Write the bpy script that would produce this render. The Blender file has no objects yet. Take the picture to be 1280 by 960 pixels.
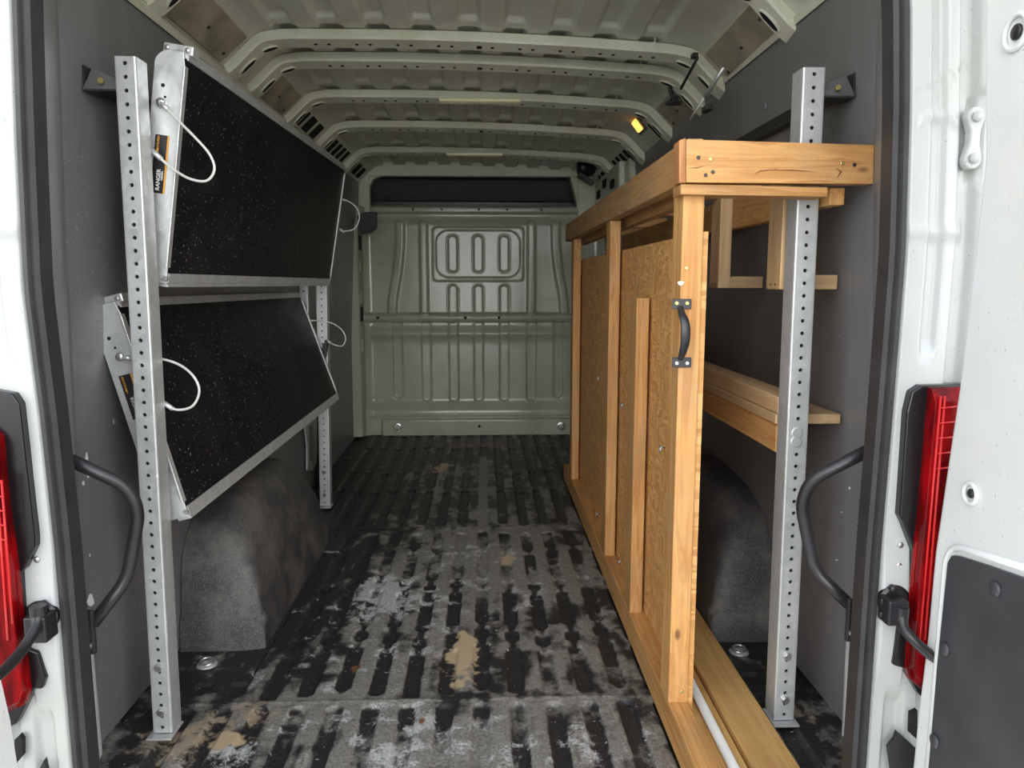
import bpy, math, random
import numpy as np
from mathutils import Vector, Matrix

random.seed(4)
rng = np.random.RandomState(7)
C = bpy.context.scene.collection
R = math.radians

# ------------------------------------------------------------------ camera
F = 940.0
H = 1.1
YAW = math.atan(34 / F * 0.99)
PIT = math.atan(127 / F)
cam_d = bpy.data.cameras.new('camera')
cam = bpy.data.objects.new('camera', cam_d)
C.objects.link(cam)
cam_d.sensor_fit = 'HORIZONTAL'
cam_d.sensor_width = 36.0
cam_d.lens = 36.0 * F / 1280.0
cam_d.clip_start = 0.05
cam.location = (0, 0, H)
cam.rotation_euler = (math.pi / 2 - PIT, 0, -YAW)
bpy.context.scene.camera = cam

# ------------------------------------------------------------------ light
sc = bpy.context.scene
sc.view_settings.view_transform = 'Standard'
sc.view_settings.look = 'None'
sc.view_settings.gamma = 1.0
sc.view_settings.use_curve_mapping = False
sc.view_settings.exposure = 1.25
SKY = 2.6
w = bpy.data.worlds.new('overcast_sky')
sc.world = w
w.use_nodes = True
wn = w.node_tree
wn.nodes.clear()
tc = wn.nodes.new('ShaderNodeTexCoord')
sep = wn.nodes.new('ShaderNodeSeparateXYZ')
wn.links.new(tc.outputs['Generated'], sep.inputs[0])
rp = wn.nodes.new('ShaderNodeValToRGB')
rp.color_ramp.elements[0].position = 0.0
rp.color_ramp.elements[0].color = (1.0, 1.0, 0.98, 1)
rp.color_ramp.elements[1].position = 0.9
rp.color_ramp.elements[1].color = (0.42, 0.47, 0.54, 1)
wn.links.new(sep.outputs['Z'], rp.inputs[0])
dt = wn.nodes.new('ShaderNodeVectorMath'); dt.operation = 'DOT_PRODUCT'      # broad glow added low in the sky behind the van to brighten the interior
wn.links.new(tc.outputs['Generated'], dt.inputs[0]); dt.inputs[1].default_value = (0.0, -0.97, 0.24)
rp2 = wn.nodes.new('ShaderNodeValToRGB')
rp2.color_ramp.interpolation = 'EASE'
rp2.color_ramp.elements[0].position = 0.55; rp2.color_ramp.elements[0].color = (0.55, 0.55, 0.55, 1)
rp2.color_ramp.elements[1].position = 1.0; rp2.color_ramp.elements[1].color = (1, 1, 1, 1)
wn.links.new(dt.outputs['Value'], rp2.inputs[0])
ml = wn.nodes.new('ShaderNodeMath'); ml.operation = 'MULTIPLY'; ml.inputs[1].default_value = SKY
wn.links.new(rp2.outputs[0], ml.inputs[0])
bg = wn.nodes.new('ShaderNodeBackground')
wn.links.new(rp.outputs[0], bg.inputs[0]); wn.links.new(ml.outputs[0], bg.inputs[1])
wo = wn.nodes.new('ShaderNodeOutputWorld')
wn.links.new(bg.outputs[0], wo.inputs[0])
LED_STRENGTH = 0.02

# ------------------------------------------------------------------ pixel tools (measure the photo once; results are plain world points)
_cy, _sy, _cp, _sp = math.cos(YAW), math.sin(YAW), math.cos(PIT), math.sin(PIT)
FW = Vector((_sy * _cp, _cy * _cp, -_sp)); RT = Vector((_cy, -_sy, 0)); UP = Vector((_sy * _sp, _cy * _sp, _cp))
def ray(px, py): return RT * ((px - 640) / F) + UP * ((480 - py) / F) + FW
def aY(px, py, y): r = ray(px, py); t = y / r.y; return Vector((r.x * t, y, H + r.z * t))
def aX(px, py, x): r = ray(px, py); t = x / r.x; return Vector((x, r.y * t, H + r.z * t))
def aZ(px, py, z=0.0): r = ray(px, py); t = (z - H) / r.z; return Vector((r.x * t, r.y * t, z))

# ------------------------------------------------------------------ materials
def nmat(name):
    m = bpy.data.materials.new(name); m.use_nodes = True
    nt = m.node_tree; b = nt.nodes['Principled BSDF']
    return m, nt, b
def N(nt, t, **k):
    n = nt.nodes.new(t)
    for a, v in k.items():
        if a.startswith('_'): setattr(n, a[1:], v)
        else: n.inputs[a].default_value = v
    return n
def L(nt, a, b): nt.links.new(a, b)
def ramp(nt, src, stops):
    r = nt.nodes.new('ShaderNodeValToRGB'); cr = r.color_ramp
    while len(cr.elements) < len(stops): cr.elements.new(0.5)
    for e, (p, c) in zip(cr.elements, stops):
        e.position = p
        e.color = (c, c, c, 1) if isinstance(c, (int, float)) else (*c, 1)
    L(nt, src, r.inputs[0]); return r.outputs[0]
def mix(nt, fac, a, b, typ='MIX'):
    n = nt.nodes.new('ShaderNodeMix'); n.data_type = 'RGBA'; n.blend_type = typ
    for v, i in ((fac, 0), (a, 6), (b, 7)):
        if hasattr(v, 'is_linked') or hasattr(v, 'links'): L(nt, v, n.inputs[i])
        elif isinstance(v, (int, float)): n.inputs[i].default_value = v
        else: n.inputs[i].default_value = (*v, 1)
    return n.outputs[2]
def coords(nt, scale=(1, 1, 1), rot=(0, 0, 0), geo=False, rand=False):
    if geo:
        o = nt.nodes.new('ShaderNodeNewGeometry').outputs['Position']
    else:
        o = nt.nodes.new('ShaderNodeTexCoord').outputs['Object']
    if rand:
        oi = nt.nodes.new('ShaderNodeObjectInfo')
        s = N(nt, 'ShaderNodeVectorMath', _operation='SCALE'); s.inputs[0].default_value = (13.1, 7.7, 9.3)
        L(nt, oi.outputs['Random'], s.inputs['Scale'])
        ad = N(nt, 'ShaderNodeVectorMath', _operation='ADD'); L(nt, o, ad.inputs[0]); L(nt, s.outputs[0], ad.inputs[1]); o = ad.outputs[0]
    m = N(nt, 'ShaderNodeMapping', Scale=scale, Rotation=rot); L(nt, o, m.inputs[0])
    return m.outputs[0]
def noise(nt, vec, scale, detail=4, rough=0.55, dist=0.0):
    n = N(nt, 'ShaderNodeTexNoise', Scale=scale, Detail=detail, Roughness=rough, Distortion=dist)
    L(nt, vec, n.inputs['Vector']); return n.outputs['Fac']
def bump(nt, b, h, strength=0.3, dist=0.002):
    n = N(nt, 'ShaderNodeBump', Strength=strength, Distance=dist); L(nt, h, n.inputs['Height']); L(nt, n.outputs[0], b.inputs['Normal'])

def plain(name, col, rough=0.5, metal=0.0, coat=0.0, var=0.06, emit=None):
    m, nt, b = nmat(name)
    v = coords(nt)
    n = noise(nt, v, 9, 5)
    c = mix(nt, ramp(nt, n, [(0.3, 0), (0.75, 1)]), tuple(max(0, x * (1 - var)) for x in col), tuple(min(1, x * (1 + var)) for x in col))
    L(nt, c, b.inputs['Base Color'])
    b.inputs['Roughness'].default_value = rough; b.inputs['Metallic'].default_value = metal
    b.inputs['Coat Weight'].default_value = coat
    if emit:
        b.inputs['Emission Color'].default_value = (*emit[0], 1); b.inputs['Emission Strength'].default_value = emit[1]
    return m

def paint(name, col, rough=0.3, dirt=0.25):
    m, nt, b = nmat(name)
    v = coords(nt, geo=True)
    d = ramp(nt, noise(nt, v, 3.5, 8, 0.65), [(0.42, 0), (0.8, 1)])
    sp = ramp(nt, noise(nt, v, 160, 2), [(0.70, 0), (0.76, 1)])
    c = mix(nt, d, col, tuple(x * (1 - dirt) * k for x, k in zip(col, (1, 0.97, 0.88))))
    c = mix(nt, sp, c, tuple(x * 0.55 for x in col))
    L(nt, c, b.inputs['Base Color'])
    b.inputs['Roughness'].default_value = rough
    bump(nt, b, noise(nt, v, 14, 2), 0.05, 0.004)
    return m

def wood(name, axis, light, dark, aged=0.0):
    m, nt, b = nmat(name)
    sc_ = [22, 22, 22]; sc_[axis] = 1.3
    v = coords(nt, tuple(sc_), rand=True)
    g = noise(nt, v, 1.0, 6, 0.6, 0.6)
    sf = [90, 90, 90]; sf[axis] = 3.0
    fine = noise(nt, coords(nt, tuple(sf), rand=True), 1.0, 3, 0.5)
    big = noise(nt, coords(nt, (3, 3, 3), rand=True), 1.0, 3)
    c = mix(nt, ramp(nt, g, [(0.34, 0), (0.45, 0.4), (0.49, 1.0), (0.54, 0.15), (0.62, 0.7), (0.72, 1)]), light, dark)
    c = mix(nt, ramp(nt, fine, [(0.35, 0.0), (0.75, 0.35)]), c, tuple(x * 0.6 for x in dark))
    c = mix(nt, ramp(nt, big, [(0.4, 0), (0.75, 0.45)]), c, tuple(min(1, x * 1.15) for x in light))
    # knots
    ks = [6.5, 6.5, 6.5]; ks[axis] = 3.2
    vo = N(nt, 'ShaderNodeTexVoronoi', Scale=1.0, Randomness=1.0); L(nt, coords(nt, tuple(ks), rand=True), vo.inputs['Vector'])
    c = mix(nt, ramp(nt, vo.outputs['Distance'], [(0.03, 0.8), (0.06, 0)]), c, (0.13, 0.045, 0.015))
    if aged:
        c = mix(nt, ramp(nt, noise(nt, coords(nt, (5, 5, 5), rand=True), 1.0, 7, 0.7), [(0.45, 0), (0.7, aged)]), c, (0.30, 0.24, 0.17))
    ob = nt.nodes.new('ShaderNodeObjectInfo')
    hv = N(nt, 'ShaderNodeHueSaturation'); L(nt, c, hv.inputs['Color'])
    mr = N(nt, 'ShaderNodeMapRange', **{'To Min': 0.86, 'To Max': 1.1}); L(nt, ob.outputs['Random'], mr.inputs[0]); L(nt, mr.outputs[0], hv.inputs['Value'])
    L(nt, hv.outputs[0], b.inputs['Base Color'])
    b.inputs['Roughness'].default_value = 0.62
    bump(nt, b, fine, 0.25, 0.002)
    return m

WL, WD = (0.70, 0.385, 0.135), (0.47, 0.20, 0.05)
M = {}
for i, a in enumerate('xyz'):
    M['wood_' + a] = wood('construction_lumber_' + a, i, WL, WD, 0.35)
    M['tan_' + a] = wood('pale_lumber_' + a, i, (0.64, 0.44, 0.24), (0.52, 0.32, 0.155), 0.2)
M['beam_y'] = wood('weathered_beam_wood', 1, (0.60, 0.34, 0.13), (0.38, 0.18, 0.06), 0.5)
M['plank_y'] = wood('yellow_plank_wood', 1, (0.70, 0.43, 0.16), (0.54, 0.28, 0.08), 0.1)
M['end'] = wood('end_grain_wood', 2, (0.60, 0.28, 0.10), (0.42, 0.16, 0.05), 0.1)

M['end_dark'] = plain('dark_resin_crack', (0.22, 0.075, 0.02), 0.6)
def osb():
    m, nt, b = nmat('oriented_strand_board')
    v = coords(nt, (1, 8, 34), (0.7, 0, 0), rand=True)
    vo = N(nt, 'ShaderNodeTexVoronoi', Scale=3.2, Randomness=1.0)
    ds = N(nt, 'ShaderNodeVectorMath', _operation='ADD')
    nz = N(nt, 'ShaderNodeTexNoise', Scale=1.2, Detail=3.0); L(nt, v, nz.inputs['Vector'])
    L(nt, v, ds.inputs[0]); L(nt, nz.outputs['Color'], ds.inputs[1]); L(nt, ds.outputs[0], vo.inputs['Vector'])
    v2 = coords(nt, (1, 30, 9), (-0.6, 0, 0), rand=True)
    vo2 = N(nt, 'ShaderNodeTexVoronoi', Scale=3.0, Randomness=1.0); L(nt, v2, vo2.inputs['Vector'])
    s1 = nt.nodes.new('ShaderNodeSeparateColor'); L(nt, vo.outputs['Color'], s1.inputs[0])
    s2 = nt.nodes.new('ShaderNodeSeparateColor'); L(nt, vo2.outputs['Color'], s2.inputs[0])
    c1 = ramp(nt, s1.outputs[0], [(0, (0.50, 0.235, 0.068)), (0.5, (0.66, 0.335, 0.105)), (1, (0.82, 0.47, 0.18))])
    c2 = ramp(nt, s2.outputs[0], [(0, (0.52, 0.25, 0.075)), (0.5, (0.66, 0.33, 0.105)), (1, (0.80, 0.46, 0.18))])
    c = mix(nt, ramp(nt, noise(nt, coords(nt, rand=True), 22, 2), [(0.45, 0), (0.55, 1)]), c1, c2)
    L(nt, c, b.inputs['Base Color']); b.inputs['Roughness'].default_value = 0.6
    bump(nt, b, s1.outputs[1], 0.25, 0.002)
    return m
M['osb'] = osb()

def wallpanel():
    m, nt, b = nmat('grey_composite_wall_panel')
    v = coords(nt, geo=True)
    sheen_streak = noise(nt, coords(nt, (4, 4, 0.8), geo=True), 1.0, 5, 0.6, 0.4)  # vertical reflection smears, put into the panel colour as noise
    c = mix(nt, ramp(nt, sheen_streak, [(0.35, 0), (0.7, 1)]), (0.150, 0.148, 0.151), (0.235, 0.231, 0.233))
    spk = ramp(nt, noise(nt, v, 110, 2, 0.6), [(0.66, 0), (0.70, 1)])
    zone = ramp(nt, noise(nt, v, 2.2, 4), [(0.42, 0.1), (0.62, 0.9)])
    k = N(nt, 'ShaderNodeMath', _operation='MULTIPLY'); L(nt, spk, k.inputs[0]); L(nt, zone, k.inputs[1])
    c = mix(nt, k.outputs[0], c, (0.42, 0.41, 0.38))
    scr = ramp(nt, noise(nt, coords(nt, (22, 22, 3.5), (0.35, 0.1, 0), geo=True), 1.0, 3, 0.5), [(0.76, 0), (0.79, 0.6)])
    c = mix(nt, scr, c, (0.30, 0.30, 0.30))
    L(nt, c, b.inputs['Base Color'])
    L(nt, ramp(nt, sheen_streak, [(0.3, 0.32), (0.7, 0.48)]), b.inputs['Roughness'])
    bump(nt, b, noise(nt, v, 3, 2), 0.12, 0.02)
    return m
M['panel'] = wallpanel()

def galv(name, col=0.55, rough=0.42, metal=0.65):
    m, nt, b = nmat(name)
    v = coords(nt)
    vo = N(nt, 'ShaderNodeTexVoronoi', Scale=55.0); L(nt, v, vo.inputs['Vector'])
    s = nt.nodes.new('ShaderNodeSeparateColor'); L(nt, vo.outputs['Color'], s.inputs[0])
    c = mix(nt, s.outputs[0], (col * .93, col * .96, col * .96), (col * 1.04, col * 1.06, col * 1.05))
    c = mix(nt, ramp(nt, noise(nt, coords(nt, (6, 6, 1.5)), 1.0, 6, 0.7), [(0.45, 0), (0.8, 0.6)]), c, (col * .6, col * .6, col * .57))
    c = mix(nt, ramp(nt, noise(nt, v, 60, 3), [(0.68, 0), (0.74, 0.7)]), c, (0.85, 0.85, 0.82))
    L(nt, c, b.inputs['Base Color']); b.inputs['Metallic'].default_value = metal
    L(nt, ramp(nt, s.outputs[1], [(0, rough - .08), (1, rough + .12)]), b.inputs['Roughness'])
    return m
M['galv'] = galv('galvanized_steel', 0.60, 0.42, 0.5)
M['alu'] = galv('brushed_aluminium', 0.72, 0.36, 0.6)
M['steel'] = plain('bright_zinc_fastener', (0.6, 0.6, 0.58), 0.3, 0.9)
M['dsteel'] = plain('dark_steel_bracket', (0.05, 0.05, 0.05), 0.4, 0.6, var=0.3)

def deck():
    m, nt, b = nmat('black_shelf_deck')
    v = coords(nt, geo=True)
    dust = ramp(nt, noise(nt, v, 5, 7, 0.7), [(0.5, 0), (0.75, 0.5)])
    c = mix(nt, dust, (0.005, 0.005, 0.007), (0.030, 0.029, 0.028))
    spk = ramp(nt, noise(nt, v, 130, 2), [(0.685, 0), (0.71, 1)])
    c = mix(nt, spk, c, (0.4, 0.4, 0.38))
    scr = ramp(nt, noise(nt, coords(nt, (14, 60, 9), (0.3, 0.2, 0), geo=True), 1.0, 2), [(0.775, 0), (0.80, 0.7)])
    c = mix(nt, scr, c, (0.3, 0.3, 0.3))
    L(nt, c, b.inputs['Base Color'])
    b.inputs['Roughness'].default_value = 0.5; b.inputs['Specular IOR Level'].default_value = 0.25
    return m
M['deck'] = deck()

def liner():
    m, nt, b = nmat('black_sprayed_liner')
    v = coords(nt, geo=True)
    d = ramp(nt, noise(nt, v, 4.5, 7, 0.7), [(0.45, 0), (0.72, 0.8)])
    c = mix(nt, d, (0.034, 0.034, 0.036), (0.22, 0.20, 0.175))
    g = noise(nt, v, 380, 2)
    c = mix(nt, ramp(nt, g, [(0.48, 0), (0.66, 0.6)]), c, (0.22, 0.215, 0.21))
    L(nt, c, b.inputs['Base Color']); b.inputs['Roughness'].default_value = 0.42
    bump(nt, b, g, 0.7, 0.003)
    return m
M['liner'] = liner()

M['white'] = paint('white_body_paint', (0.45, 0.465, 0.46), 0.25, 0.08)
M['door'] = paint('brightened_white_body_paint', (0.68, 0.70, 0.70), 0.25, 0.06)  # same white body paint, lightened because the open doors catch little light
M['primer'] = paint('grey_green_body_primer', (0.72, 0.735, 0.60), 0.34, 0.22)
M['bulk'] = paint('olive_grey_bulkhead_paint', (0.43, 0.435, 0.345), 0.17, 0.25)
M['skin'] = paint('roof_skin_primer', (0.72, 0.73, 0.63), 0.45, 0.2)
M['rubber'] = plain('black_rubber_seal', (0.03, 0.03, 0.032), 0.5, var=0.3)
M['black'] = plain('black_plastic', (0.016, 0.016, 0.018), 0.35, var=0.2)
M['hole'] = plain('dark_cavity', (0.006, 0.006, 0.006), 0.9)
M['satin'] = plain('satin_black_tube', (0.022, 0.022, 0.024), 0.33, var=0.5)
M['doorpanel'] = plain('charcoal_door_panel', (0.045, 0.047, 0.052), 0.5, var=0.25)
M['pad'] = plain('dull_brown_cover_board', (0.42, 0.375, 0.28), 0.5, var=0.35)
M['fabric'] = plain('dark_headliner_fabric', (0.10, 0.10, 0.095), 0.95)
M['pvc'] = plain('off_white_plastic_pipe', (0.62, 0.61, 0.58), 0.4)
M['gold'] = plain('brassy_screw', (0.6, 0.5, 0.2), 0.35, 0.8)
M['cable'] = plain('vinyl_coated_cable', (0.72, 0.72, 0.68), 0.35, 0.2)
M['led'] = plain('led_strip_diffuser', (0.85, 0.78, 0.42), 0.4, emit=((1, 0.95, 0.8), LED_STRENGTH))
M['amber'] = plain('lit_amber_lamp', (0.8, 0.45, 0.1), 0.3, emit=((1, 0.45, 0.08), 1.0))
M['orange'] = plain('orange_sticker_print', (0.75, 0.35, 0.03), 0.5)
M['ink'] = plain('white_sticker_print', (0.75, 0.75, 0.75), 0.5)
M['asphalt'] = plain('pale_concrete', (0.42, 0.41, 0.38), 0.9, var=0.3)
def red():
    m, nt, b = nmat('red_lamp_lens')
    v = coords(nt, (30, 30, 9))
    c = mix(nt, ramp(nt, noise(nt, v, 1.0, 2), [(0.4, 0), (0.62, 1)]), (0.08, 0.001, 0.002), (0.26, 0.002, 0.004))
    L(nt, c, b.inputs['Base Color']); b.inputs['Roughness'].default_value = 0.15; b.inputs['Specular IOR Level'].default_value = 0.15
    return m
M['red'] = red()
M['red2'] = plain('bright_red_reflector', (0.55, 0.008, 0.008), 0.4, var=0.25)
M['gasket'] = plain('gloss_black_surround', (0.006, 0.006, 0.008), 0.25, var=0.2)

def floormat():
    m, nt, b = nmat('ribbed_black_rubber_floor')
    at = nt.nodes.new('ShaderNodeVertexColor'); at.layer_name = 'wear'
    s = nt.nodes.new('ShaderNodeSeparateColor'); L(nt, at.outputs['Color'], s.inputs[0])
    at2 = nt.nodes.new('ShaderNodeVertexColor'); at2.layer_name = 'spill'
    s2 = nt.nodes.new('ShaderNodeSeparateColor'); L(nt, at2.outputs['Color'], s2.inputs[0])
    v = coords(nt, geo=True)
    n1 = noise(nt, v, 26, 10, 0.78); n2 = noise(nt, v, 120, 4, 0.75); n3 = noise(nt, v, 60, 8, 0.8, 0.3)
    def thr(mask, nz, lo=0.08):          # breaks a soft mask up with noise
        a = N(nt, 'ShaderNodeMath', _operation='ADD'); L(nt, mask, a.inputs[0]); L(nt, nz, a.inputs[1])
        return ramp(nt, a.outputs[0], [(0.92 - lo, 0), (0.92 + lo, 1)])
    c = mix(nt, ramp(nt, n2, [(0.35, 0), (0.7, 1)]), (0.010, 0.010, 0.011), (0.038, 0.037, 0.037))
    dust = thr(s.outputs['Green'], n1, 0.24)
    grey = mix(nt, ramp(nt, n2, [(0.34, 0), (0.62, 1)]), (0.07, 0.068, 0.063), (0.40, 0.385, 0.35))
    grey = mix(nt, ramp(nt, n3, [(0.42, 0), (0.62, 1)]), grey, (0.165, 0.15, 0.128))
    c = mix(nt, dust, c, grey)
    sand = thr(s2.outputs['Blue'], n3, 0.10)
    c = mix(nt, sand, c, (0.34, 0.27, 0.19))
    wh = thr(s.outputs['Blue'], n3, 0.10)
    whc = mix(nt, ramp(nt, n2, [(0.35, 0), (0.65, 1)]), (0.30, 0.30, 0.295), (0.62, 0.62, 0.61))
    c = mix(nt, wh, c, whc)
    c = mix(nt, s2.outputs['Red'], c, (0.50, 0.38, 0.24))
    c = mix(nt, s2.outputs['Green'], c, (0.20, 0.09, 0.045))
    fl = ramp(nt, noise(nt, v, 75, 2, 0.5), [(0.735, 0), (0.75, 1)])
    c = mix(nt, fl, c, (0.5, 0.49, 0.46))
    L(nt, c, b.inputs['Base Color'])
    L(nt, ramp(nt, n3, [(0.3, 0.34), (0.7, 0.62)]), b.inputs['Roughness'])
    bump(nt, b, n2, 0.5, 0.003)
    return m
M['floor'] = floormat()

# ------------------------------------------------------------------ mesh builder
WLOC = {}
class MB:
    def __init__(s): s.v = []; s.f = []; s.mi = []; s.cur = 0
    def mat(s, i): s.cur = i; return s
    def add(s, vs, fs):
        o = len(s.v); s.v += [tuple(p) for p in vs]
        for f in fs: s.f.append([i + o for i in f]); s.mi.append(s.cur)
        return s
    def box(s, x0, x1, y0, y1, z0, z1):
        vs = [(x, y, z) for x in (x0, x1) for y in (y0, y1) for z in (z0, z1)]
        return s.add(vs, [(0, 1, 3, 2), (4, 6, 7, 5), (0, 4, 5, 1), (2, 3, 7, 6), (0, 2, 6, 4), (1, 5, 7, 3)])
    def obox(s, c, ax, ay, az):
        c, ax, ay, az = map(Vector, (c, ax, ay, az))
        vs = [c + ax * i + ay * j + az * k for i in (-1, 1) for j in (-1, 1) for k in (-1, 1)]
        return s.add(vs, [(0, 1, 3, 2), (4, 6, 7, 5), (0, 4, 5, 1), (2, 3, 7, 6), (0, 2, 6, 4), (1, 5, 7, 3)])
    def hexa(s, q0, q1):     # two quads
        n = len(q0)
        return s.add(list(q0) + list(q1), [tuple(range(n))[::-1], tuple(range(n, 2 * n))] + [(i, (i + 1) % n, n + (i + 1) % n, n + i) for i in range(n)])
    def prism(s, pts, off):
        pts = [Vector(p) for p in pts]; off = Vector(off)
        return s.hexa(pts, [p + off for p in pts])
    def tube(s, pts, r, n=12, caps=True, closed=False):
        pts = [Vector(p) for p in pts]; m = len(pts)
        rr = r if isinstance(r, (list, tuple)) else [r] * m
        t0 = (pts[1] - pts[0]).normalized()
        u = t0.orthogonal().normalized(); vs = []
        for i, p in enumerate(pts):
            if closed: t = (pts[(i + 1) % m] - pts[i - 1]).normalized()
            else: t = (pts[min(i + 1, m - 1)] - pts[max(i - 1, 0)]).normalized()
            u = (u - t * u.dot(t)).normalized(); w_ = t.cross(u)
            vs += [p + (u * math.cos(2 * math.pi * k / n) + w_ * math.sin(2 * math.pi * k / n)) * rr[i] for k in range(n)]
        fs = []
        for i in range(m if closed else m - 1):
            j = (i + 1) % m
            fs += [(i * n + k, i * n + (k + 1) % n, j * n + (k + 1) % n, j * n + k) for k in range(n)]
        if caps and not closed: fs += [tuple(range(n))[::-1], tuple(range((m - 1) * n, m * n))]
        return s.add(vs, fs)
    def cyl(s, p0, p1, r, n=16): return s.tube([p0, p1], r, n)
    def grid(s, P, flip=False):      # P[i][j]
        P = np.asarray(P, float); a, b = P.shape[:2]
        idx = np.arange(a * b).reshape(a, b)
        q = np.stack([idx[:-1, :-1], idx[1:, :-1], idx[1:, 1:], idx[:-1, 1:]], -1).reshape(-1, 4)
        if flip: q = q[:, ::-1]
        return s.add(P.reshape(-1, 3).tolist(), q.tolist())
    def sweep(s, prof, path, frame, closed_prof=True):   # frame(i,p)->(a,b) vectors; prof [(a,b)]
        vs = []; n = len(prof); m = len(path)
        for i, p in enumerate(path):
            a, b = frame(i, p); vs += [Vector(p) + a * q[0] + b * q[1] for q in prof]
        fs = []
        rng_ = range(n) if closed_prof else range(n - 1)
        for i in range(m - 1): fs += [(i * n + k, i * n + (k + 1) % n, (i + 1) * n + (k + 1) % n, (i + 1) * n + k) for k in rng_]
        if closed_prof: fs += [tuple(range(n))[::-1], tuple(range((m - 1) * n, m * n))]
        return s.add(vs, fs)
    def disc(s, c, nrm, r, h, n=20, dome=0.0):
        c, nrm = Vector(c), Vector(nrm).normalized()
        return s.tube([c, c + nrm * h * .7, c + nrm * h], [r, r, r * (0.8 if dome == 0 else dome)], n)
    def build(s, name, mats, parent=None, bevel=0.0, smooth=False, seg=2):
        V = np.array(s.v); lo, hi = V.min(0), V.max(0)
        org = np.array([(lo[0] + hi[0]) / 2, (lo[1] + hi[1]) / 2, lo[2] if parent is None else (lo[2] + hi[2]) / 2])
        me = bpy.data.meshes.new(name)
        me.from_pydata((V - org).tolist(), [], s.f)
        if not isinstance(mats, (list, tuple)): mats = [mats]
        for m_ in mats: me.materials.append(m_)
        if len(mats) > 1: me.polygons.foreach_set('material_index', s.mi)
        if smooth: me.polygons.foreach_set('use_smooth', [True] * len(me.polygons))
        me.update()
        o = bpy.data.objects.new(name, me); C.objects.link(o)
        if not (len(s.f) > 20000):
            import bmesh
            bm = bmesh.new(); bm.from_mesh(me); bmesh.ops.recalc_face_normals(bm, faces=bm.faces); bm.to_mesh(me); bm.free()
        pl = np.array(WLOC[parent.name]) if parent else np.zeros(3)
        o.location = (org - pl).tolist(); WLOC[o.name] = org.tolist()
        if parent: o.parent = parent
        if bevel:
            bv = o.modifiers.new('bevel', 'BEVEL'); bv.width = bevel; bv.segments = seg; bv.limit_method = 'ANGLE'; bv.angle_limit = R(40)
        return o
def thing(name, label, cat, loc, group=None):
    o = bpy.data.objects.new(name, None); C.objects.link(o); o.empty_display_size = 0.1
    o.location = loc; WLOC[o.name] = list(loc)
    o['label'] = label; o['category'] = cat
    if group: o['group'] = group
    return o
def tag(o, label, cat, group=None):
    o['label'] = label; o['category'] = cat
    if group: o['group'] = group
    return o
def struct(o): o['kind'] = 'structure'; return o
def arc_pts(pts, n=6, r=0.05):      # rounds the corners of a polyline
    pts = [Vector(p) for p in pts]; out = [pts[0]]
    for i in range(1, len(pts) - 1):
        a, b, c = pts[i - 1], pts[i], pts[i + 1]
        d1 = (a - b); d2 = (c - b); rr = min(r, d1.length * .49, d2.length * .49)
        p, q = b + d1.normalized() * rr, b + d2.normalized() * rr
        for k in range(n + 1):
            t = k / n; out.append(p * (1 - t) ** 2 + b * 2 * t * (1 - t) + q * t * t)
    out.append(pts[-1]); return out
def spline(pts, n=8):
    P = [Vector(p) for p in pts]; P = [P[0] * 2 - P[1]] + P + [P[-1] * 2 - P[-2]]; out = []
    for i in range(1, len(P) - 2):
        for k in range(n):
            t = k / n
            out.append(0.5 * ((2 * P[i]) + (P[i + 1] - P[i - 1]) * t + (2 * P[i - 1] - 5 * P[i] + 4 * P[i + 1] - P[i + 2]) * t * t + (-P[i - 1] + 3 * P[i] - 3 * P[i + 1] + P[i + 2]) * t ** 3))
    out.append(P[-2]); return out

# ------------------------------------------------------------------ numpy helpers for pressed sheet metal
def sst(x, a, b): t = np.clip((x - a) / (b - a), 0, 1); return t * t * (3 - 2 * t)
def sdbox(x, z, x0, x1, z0, z1, r):
    cx, cz = (x0 + x1) / 2, (z0 + z1) / 2; hx, hz = (x1 - x0) / 2 - r, (z1 - z0) / 2 - r
    dx, dz = np.abs(x - cx) - hx, np.abs(z - cz) - hz
    return np.hypot(np.maximum(dx, 0), np.maximum(dz, 0)) + np.minimum(np.maximum(dx, dz), 0) - r
def press(sd, w_): return 1 - sst(sd, -w_, w_)
def vnoise(x, y, scale, octaves=4, seed=0):
    g = np.random.RandomState(seed).rand(256, 256); out = 0; amp = 1; tot = 0
    for o in range(octaves):
        xs, ys = x * scale * 2 ** o + 37.3 * o, y * scale * 2 ** o + 91.7 * o
        xi, yi = np.floor(xs).astype(int), np.floor(ys).astype(int); fx, fy = xs - xi, ys - yi
        fx, fy = fx * fx * (3 - 2 * fx), fy * fy * (3 - 2 * fy)
        G = lambda a, b: g[a % 256, b % 256]
        out = out + amp * ((G(xi, yi) * (1 - fx) + G(xi + 1, yi) * fx) * (1 - fy) + (G(xi, yi + 1) * (1 - fx) + G(xi + 1, yi + 1) * fx) * fy)
        tot += amp; amp *= .5
    return out / tot

# ================================================================== SETTING
CX = -0.015
YB = 5.43          # bulkhead
YR = 1.35          # rear opening
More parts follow.
